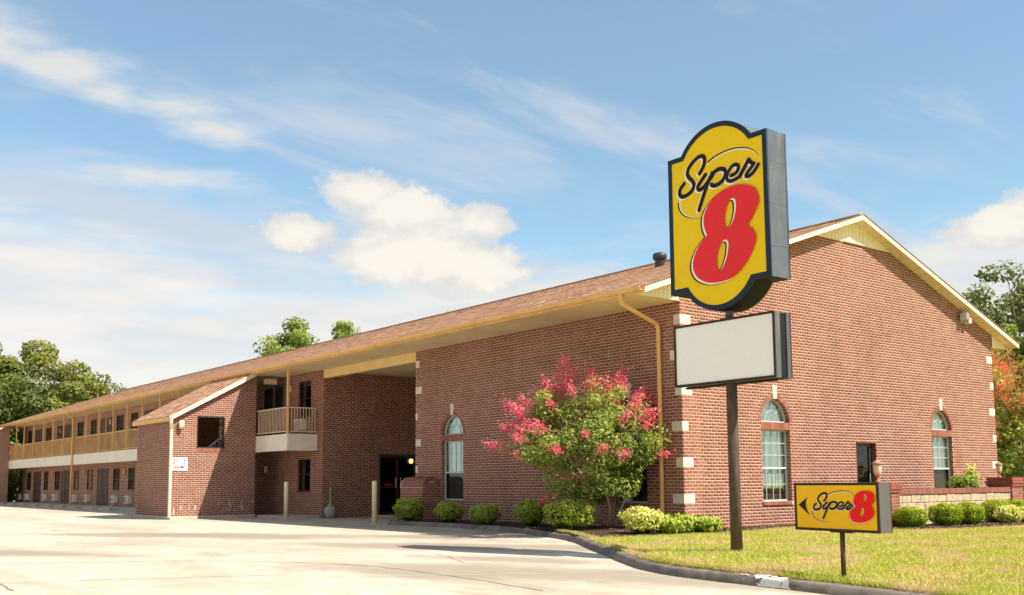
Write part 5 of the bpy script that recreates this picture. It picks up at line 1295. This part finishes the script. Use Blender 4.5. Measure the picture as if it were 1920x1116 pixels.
blob_shrub(-1.75,-.35,.84,.56,M_PALE,'pale yellow-green shrub right of the pink tree trunk','yellow_shrub',seed=11,n=2800,leaf=.036,lobes=14,loose=.05,z=0)
for i, (x, y, w, h, lab) in enumerate([(-.85,-.10,.55,.36,'low leafy clump beside the downspout foot'),(-.85,-.75,.62,.38,'low leafy clump at the building corner'),(-.45,-1.05,.60,.34,'low leafy clump right of the corner, nearest the sign pole'),(-1.3,-.75,.5,.3,'low leafy clump touching the pale yellow shrub')]):
    blob_shrub(x, y, w, h, M_BOX2, lab, 'leafy_clump', n=900, leaf=.055, seed=20+i, lobes=9, loose=.12, group='low leafy clumps at the building corner', cat='plant', z=0)
GR2 = 'clipped shrubs before the planter wall'
for i, (x, y, w, h, lab) in enumerate([(4.65,-2.85,.74,.50,'clipped round shrub beside the small amber sign'),(5.95,-3.0,.78,.56,'second clipped shrub, centre of the planter wall'),(6.75,-3.15,.72,.56,'third clipped shrub, touching its left neighbour'),(8.5,-2.95,.84,.58,'clipped shrub behind the pale yellow one'),(10.0,-2.75,.8,.56,'clipped shrub at the right edge of the view')]):
    blob_shrub(x, y, w, h, M_BOX, lab, group=GR2, seed=40+i, n=4800, leaf=.021, z=0)
blob_shrub(8.25,-3.4,.62,.42,M_PALE,'pale yellow shrub in front of the fourth clipped shrub','yellow_shrub',seed=51,n=1500,leaf=.038,lobes=9,loose=.08,z=0)
blob_shrub(9.3,-3.25,.5,.38,M_PALE,'pale yellow shrub cut by the right edge of the view','yellow_shrub',seed=52,n=1000,leaf=.038,lobes=9,loose=.08,z=0)
blob_shrub(9.55,-1.6,.75,.62,M_LIME,'loose bush growing in the planter behind the block wall','planter_bush',seed=61,n=800,leaf=.05,lobes=8,loose=.18,z=.6)
blob_shrub(10.1,-1.5,.4,.9,M_PALE,'tall thin shoots in the planter left of the right pier','planter_shoots',seed=62,n=260,leaf=.045,lobes=8,loose=.2,z=.6,cat='plant')

def limb(mb, p, q, r0, r1, wob=.06, seg=6, n_=5):
    p = np.array(p, float); q = np.array(q, float); L = np.linalg.norm(q-p)
    P = [p+(q-p)*t+rng.normal(0,wob*L,3)*math.sin(math.pi*t)*.5 for t in np.linspace(0,1,n_)]
    mb.tube([tuple(x) for x in P], list(np.linspace(r0,r1,n_)), seg); return P
def crape(x, y, tips, trunk_r, m_fl, lab, nleaf, z0=0.0, height=4.0, crown_c=None, crown_r=None, fl=60, seed=3, fl_size=.17, leaf=.05):
    r_ = np.random.default_rng(seed); t = thing('crape_myrtle', lab, 'flowering tree', (x,y,z0))
    mb = MB(); ends = []
    C0 = np.array(crown_c); CR = np.array(crown_r)
    stems = []
    for i in range(6):
        a = i*1.05+r_.uniform(-.3,.3); b = np.array([.10*math.cos(a), .10*math.sin(a), 0]); e = np.array([C0[0]*.5+CR[0]*.42*math.cos(a), C0[1]*.5+CR[1]*.42*math.sin(a), C0[2]-CR[2]*.35])
        limb(mb, b, e, trunk_r*.55, trunk_r*.32, .05, 8, 6); stems.append(e)
        for k_ in range(4):
            aa = a+r_.uniform(-.9,.9); el_ = r_.uniform(-.1,1.2)
            f = C0+CR*np.array([math.cos(aa)*math.cos(el_), math.sin(aa)*math.cos(el_), math.sin(el_)])*r_.uniform(.65,.92)
            limb(mb, e, f, trunk_r*.28, trunk_r*.08, .06, 5, 5); ends.append((e,f))
    mb.tube([(0,0,-.1),(0,0,.06),(0,0,.16)], [trunk_r*1.3,trunk_r*1.05,trunk_r*.8], 10)
    mb.build('trunk', M_BARKL, t, smooth=True)
    # clumps of leaves
    nc = 120; cl = unit(r_.normal(0,1,(nc,3))); rad = r_.uniform(.25,1.0,nc)**.5; CC = C0+cl*CR*rad[:,None]
    fan = lambda P_: np.column_stack([P_[:,0]*(.60+.40*np.clip((P_[:,2]-C0[2]+CR[2])/(1.1*CR[2]),0,1)), P_[:,1]*(.60+.40*np.clip((P_[:,2]-C0[2]+CR[2])/(1.1*CR[2]),0,1)), P_[:,2]])
    CC = fan(CC)
    w_ = r_.dirichlet(np.ones(nc)*1.6); num = r_.multinomial(nleaf, w_); ci = np.repeat(np.arange(nc), num)
    size = r_.uniform(.16,.30,nc)*CR.mean()/1.2
    D = unit(r_.normal(0,1,(len(ci),3))); P = CC[ci]+D*(size[ci]*r_.uniform(.3,1,len(ci))**.5)[:,None]*np.array([1,1,.8])
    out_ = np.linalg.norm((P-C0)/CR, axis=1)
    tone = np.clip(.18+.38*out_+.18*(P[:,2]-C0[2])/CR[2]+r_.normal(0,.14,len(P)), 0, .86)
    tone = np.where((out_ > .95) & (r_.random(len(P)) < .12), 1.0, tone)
    V = leaf_quads(P, D+np.array([0,0,.5]), leaf, .5, .6)
    # leafy shoots that carry blossoms beyond the crown
    extra = []; ext = []
    F = []
    for (dx, dy, dz, s_) in tips: F.append((np.array([dx,dy,dz]), s_))
    for i in range(fl):
        a = r_.uniform(0,2*math.pi); el_ = r_.uniform(-.22,1.35); d = np.array([math.cos(a)*math.cos(el_), math.sin(a)*math.cos(el_), math.sin(el_)])
        F.append((C0+CR*d*r_.uniform(.92,1.10), fl_size*r_.uniform(.6,1.15)))
    mb = MB()
    for c, s_ in F:
        base = C0+(c-C0)*.72; limb(mb, base, c, .012, .005, .03, 4, 4)
        k_ = 34; tt = r_.uniform(0,1,k_)[:,None]; pp = base+(c-base)*tt+r_.normal(0,.06,(k_,3)); extra.append(leaf_quads(pp, r_.normal(0,1,(k_,3))+np.array([0,0,.6]), leaf*.9, .5, .5)); ext.append(np.clip(r_.normal(.6,.2,k_),0,1))
    mb.build('shoots', M_BARKL, t)['kind'] = 'stuff'
    V = np.concatenate([V]+extra); tone = np.concatenate([tone]+ext)
    quads('foliage', V, tone, M_CRAPE, t)
    for c, s_ in F:
        k_ = int(105*(s_/.17)**1.5)+36; dr_ = unit(c-C0+np.array([0,0,.4])*CR[2]); al = r_.normal(0,1,k_)[:,None]*s_*.75; q = r_.normal(0,1,(k_,3))*s_*np.clip(.58-.18*al/s_,.15,.9)
        pp = c+q*np.array([1,1,.7])+dr_*al; o = quads('blossom', leaf_quads(pp, r_.normal(0,1,(k_,3)), .022, .8, .8), np.clip(r_.normal(.6,.28,k_)+.12*(pp[:,2]-c[2])/s_,0,1), m_fl, t)
    return t
# directions: u toward image right = (.79,-.62)
U_ = np.array([.787,-.617])
def off3(px_, h_, dep=0): 
    """offset to the right (m), height, toward the building"""
    return (U_[0]*px_+.617*dep, U_[1]*px_+.787*dep, h_)
tips = [off3(-2.75,2.02,-.55)+(.16,), off3(-2.6,2.05,.1)+(.14,), off3(-2.45,2.42,-.55)+(.15,), off3(-2.3,2.9,-.55)+(.22,), off3(-2.0,2.75,-.55)+(.22,), off3(-1.9,2.55,-.55)+(.18,), off3(-1.6,3.1,-.55)+(.2,), off3(-1.15,3.25,-.55)+(.2,), off3(-1.0,3.8,-.55)+(.2,), off3(-.85,3.55,-.55)+(.22,),
        off3(-1.05,4.0,-.55)+(.13,), off3(-.45,3.7,-.55)+(.2,), off3(.25,3.65,-.55)+(.2,), off3(-.2,3.3,-.55)+(.2,), off3(.2,3.45,-.55)+(.22,), off3(.75,3.15,-.55)+(.22,), off3(1.2,3.1,-.55)+(.22,), off3(1.3,2.75,-.55)+(.2,), off3(1.25,1.9,-.55)+(.17,), off3(.95,1.85,-.55)+(.17,), off3(1.3,2.3,-.55)+(.15,),
        off3(.05,2.0,-.9)+(.14,), off3(-.75,2.0,-.8)+(.15,), off3(-.75,1.15,-.8)+(.14,), off3(-1.5,.75,-.5)+(.15,), off3(-1.15,1.25,-.6)+(.15,), off3(-1.6,1.6,-.4)+(.15,), off3(.0,2.8,-.9)+(.15,), off3(-1.3,2.6,-.5)+(.2,), off3(-.3,1.3,-1.0)+(.13,)]
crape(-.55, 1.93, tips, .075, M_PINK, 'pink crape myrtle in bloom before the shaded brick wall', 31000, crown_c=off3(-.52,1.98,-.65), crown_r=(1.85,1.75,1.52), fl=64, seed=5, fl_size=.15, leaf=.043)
crape(16.9, .6, [(-1.2,-.9,3.5,.3),(-.9,-1.3,4.1,.3),(-.5,-1.3,4.5,.35),(-1.5,-.5,3.8,.3)], .09, M_CORAL, 'coral crape myrtle past the right corner of the building', 12000, crown_c=(0,0,2.6), crown_r=(1.9,1.9,2.4), fl=60, seed=9, fl_size=.24, leaf=.075)

def tree(x, y, h, cr, m, lab, name='broadleaf_tree', n=14000, leaf=.20, seed=0, base=-.1, bottom=.25, airy=0.0, flat=1.0, group=None, ncl=70):
    r_ = np.random.default_rng(seed); t = thing(name, lab, 'tree', (x,y,base), group)
    cz = h*(bottom+1)/2; rz = h*(1-bottom)/2; CR = np.array([cr,cr,rz]); C0 = np.array([0,0,cz])
    mb = MB(); P = limb(mb, (0,0,-.2), (r_.uniform(-.3,.3),r_.uniform(-.3,.3),h*.72), h*.022+.05, h*.006+.01, .02, 8, 7)
    nc = ncl; cl = unit(r_.normal(0,1,(nc,3))); CC = C0+cl*CR*(r_.uniform(.30,1.0,nc)[:,None]**.7); CC[0] = C0+np.array([0,0,rz*.93])
    for i in range(0, nc, 3):
        k_ = min(6, max(1, int((CC[i][2]/h)*6))); limb(mb, P[max(1,k_-2)], CC[i], h*.007+.01, .015, .05, 5, 4)
    mb.build('trunk', M_BARK, t, smooth=True)
    num = r_.multinomial(n, r_.dirichlet(np.ones(nc)*3)); ci = np.repeat(np.arange(nc), num); sz = r_.uniform(.20,.36,nc)*cr
    D = unit(r_.normal(0,1,(len(ci),3))); Pp = CC[ci]+D*(sz[ci]*r_.uniform(.15 if airy else .35,1,len(ci))**.5)[:,None]*np.array([1,1,.72])
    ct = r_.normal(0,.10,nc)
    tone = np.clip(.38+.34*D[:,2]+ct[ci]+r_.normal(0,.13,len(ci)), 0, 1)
    quads('crown', leaf_quads(Pp, D+np.array([0,0,.35]), leaf, .6, .55), tone, m, t); return t
LT = 'trees beyond the far end of the wing'
def at_px(azd, d): return CAM[0]+d*math.cos(R(azd)), CAM[1]+d*math.sin(R(azd))
for i, (azd, d, topel, cr, m, lab, nn_, bt) in enumerate([
        (82.6,92,7.6,6.5,M_OAK,'dark oak partly outside the left edge of the view',11000,.02),
        (79.6,94,7.15,5.6,M_OAK,'tall oak at the left edge, highest of the far trees',14000,.02),
        (77.0,98,7.0,5.2,M_OLIVE,'olive-green oak beside the tallest left tree',14000,.03),
        (75.2,102,6.1,3.9,M_OLIVE,'rounded oak stepping down towards the roof',11000,.05),
        (73.4,108,5.15,3.6,M_OLIVE,'small-looking tree just above the far roof edge',9000,.1),
        (71.9,112,4.9,2.6,M_OLIVE,'thin-topped tree poking over the far roof',6000,.2),
        (70.6,115,5.25,2.4,M_OAK,'small tree tip nearest the middle of the far roof',6000,.2),
        (86.0,90,7.0,7.0,M_OAK,'oak outside the frame at the far left',7000,.02)]):
    x, y = at_px(azd, d); tree(x, y, 1.14+.1+d*math.tan(R(topel)), cr, m, lab, 'oak_tree', int(nn_*1.5), .17, 100+i, bottom=bt, group=LT)
# low bushes seen through the gap under the far balcony
for i, (azd, d, h, cr) in enumerate([(78.6,84,2.6,2.6),(80.4,86,2.4,2.6),(79.4,83,1.6,1.8)]):
    x, y = at_px(azd, d); tree(x, y, h, cr, M_LIME, 'yellow-green bush beyond the far corner of the wing, ' + ('right one', 'left one', 'lowest one')[i], 'bush', 3500, .14, 140+i, bottom=-.1, group='bushes past the far wing')
for i, (azd, d, topel, cr, m, lab, nn_) in enumerate([
        (64.0,84,8.85,3.5,M_LIME,'light green tree rising behind the roof, left of the pair',11000),
        (65.3,85,8.0,2.2,M_LIME,'slender light green tree left of the pair behind the roof',2600),
        (61.5,86,8.7,3.4,M_LIME,'rounded green tree behind the roof, right of the pair',11000),
        (60.0,86,8.2,2.2,M_OLIVE,'small green crown at the right of the trees behind the roof',3500),
        (55.4,80,9.75,1.2,M_LIME,'leafy tree tip above the middle of the roof',1500),
        (54.4,80,9.85,.9,M_LIME,'tiny leafy tree tip right of the middle roof tip',900)]):
    x, y = at_px(azd, d); tree(x, y, 1.24+d*math.tan(R(topel)), cr, m, lab, 'background_tree', int(nn_*1.5), .135, 160+i, bottom=.40, group='trees behind the roof ridge', ncl=75, airy=1)
for i, (azd, d, topel, cr, m, lab, nn_, ai, bt) in enumerate([
        (25.6,62,10.7,3.4,M_AIRY,'tall airy tree behind the right end of the roof',9000,1,.2),
        (23.6,66,10.9,3.6,M_AIRY,'tall airy tree cut by the right edge of the view',9000,1,.2),
        (27.4,64,9.4,2.3,M_AIRY,'thin airy tree just right of the roof slope',4500,1,.3),
        (27.0,56,8.3,2.4,M_LIME,'bright green tree low behind the right roof slope',5500,0,.2),
        (24.8,52,7.0,3.4,M_OLIVE,'dense dark tree behind the coral crape myrtle',12000,0,.0),
        (22.4,50,6.6,3.6,M_OLIVE,'dense tree outside the right edge of the view',9000,0,.0),
        (28.0,54,6.0,2.6,M_OLIVE,'low tree hidden behind the gable corner',5000,0,.0)]):
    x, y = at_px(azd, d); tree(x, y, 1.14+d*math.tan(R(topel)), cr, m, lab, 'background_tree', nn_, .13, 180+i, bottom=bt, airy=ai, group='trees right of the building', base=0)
print('objects', len(bpy.data.objects))
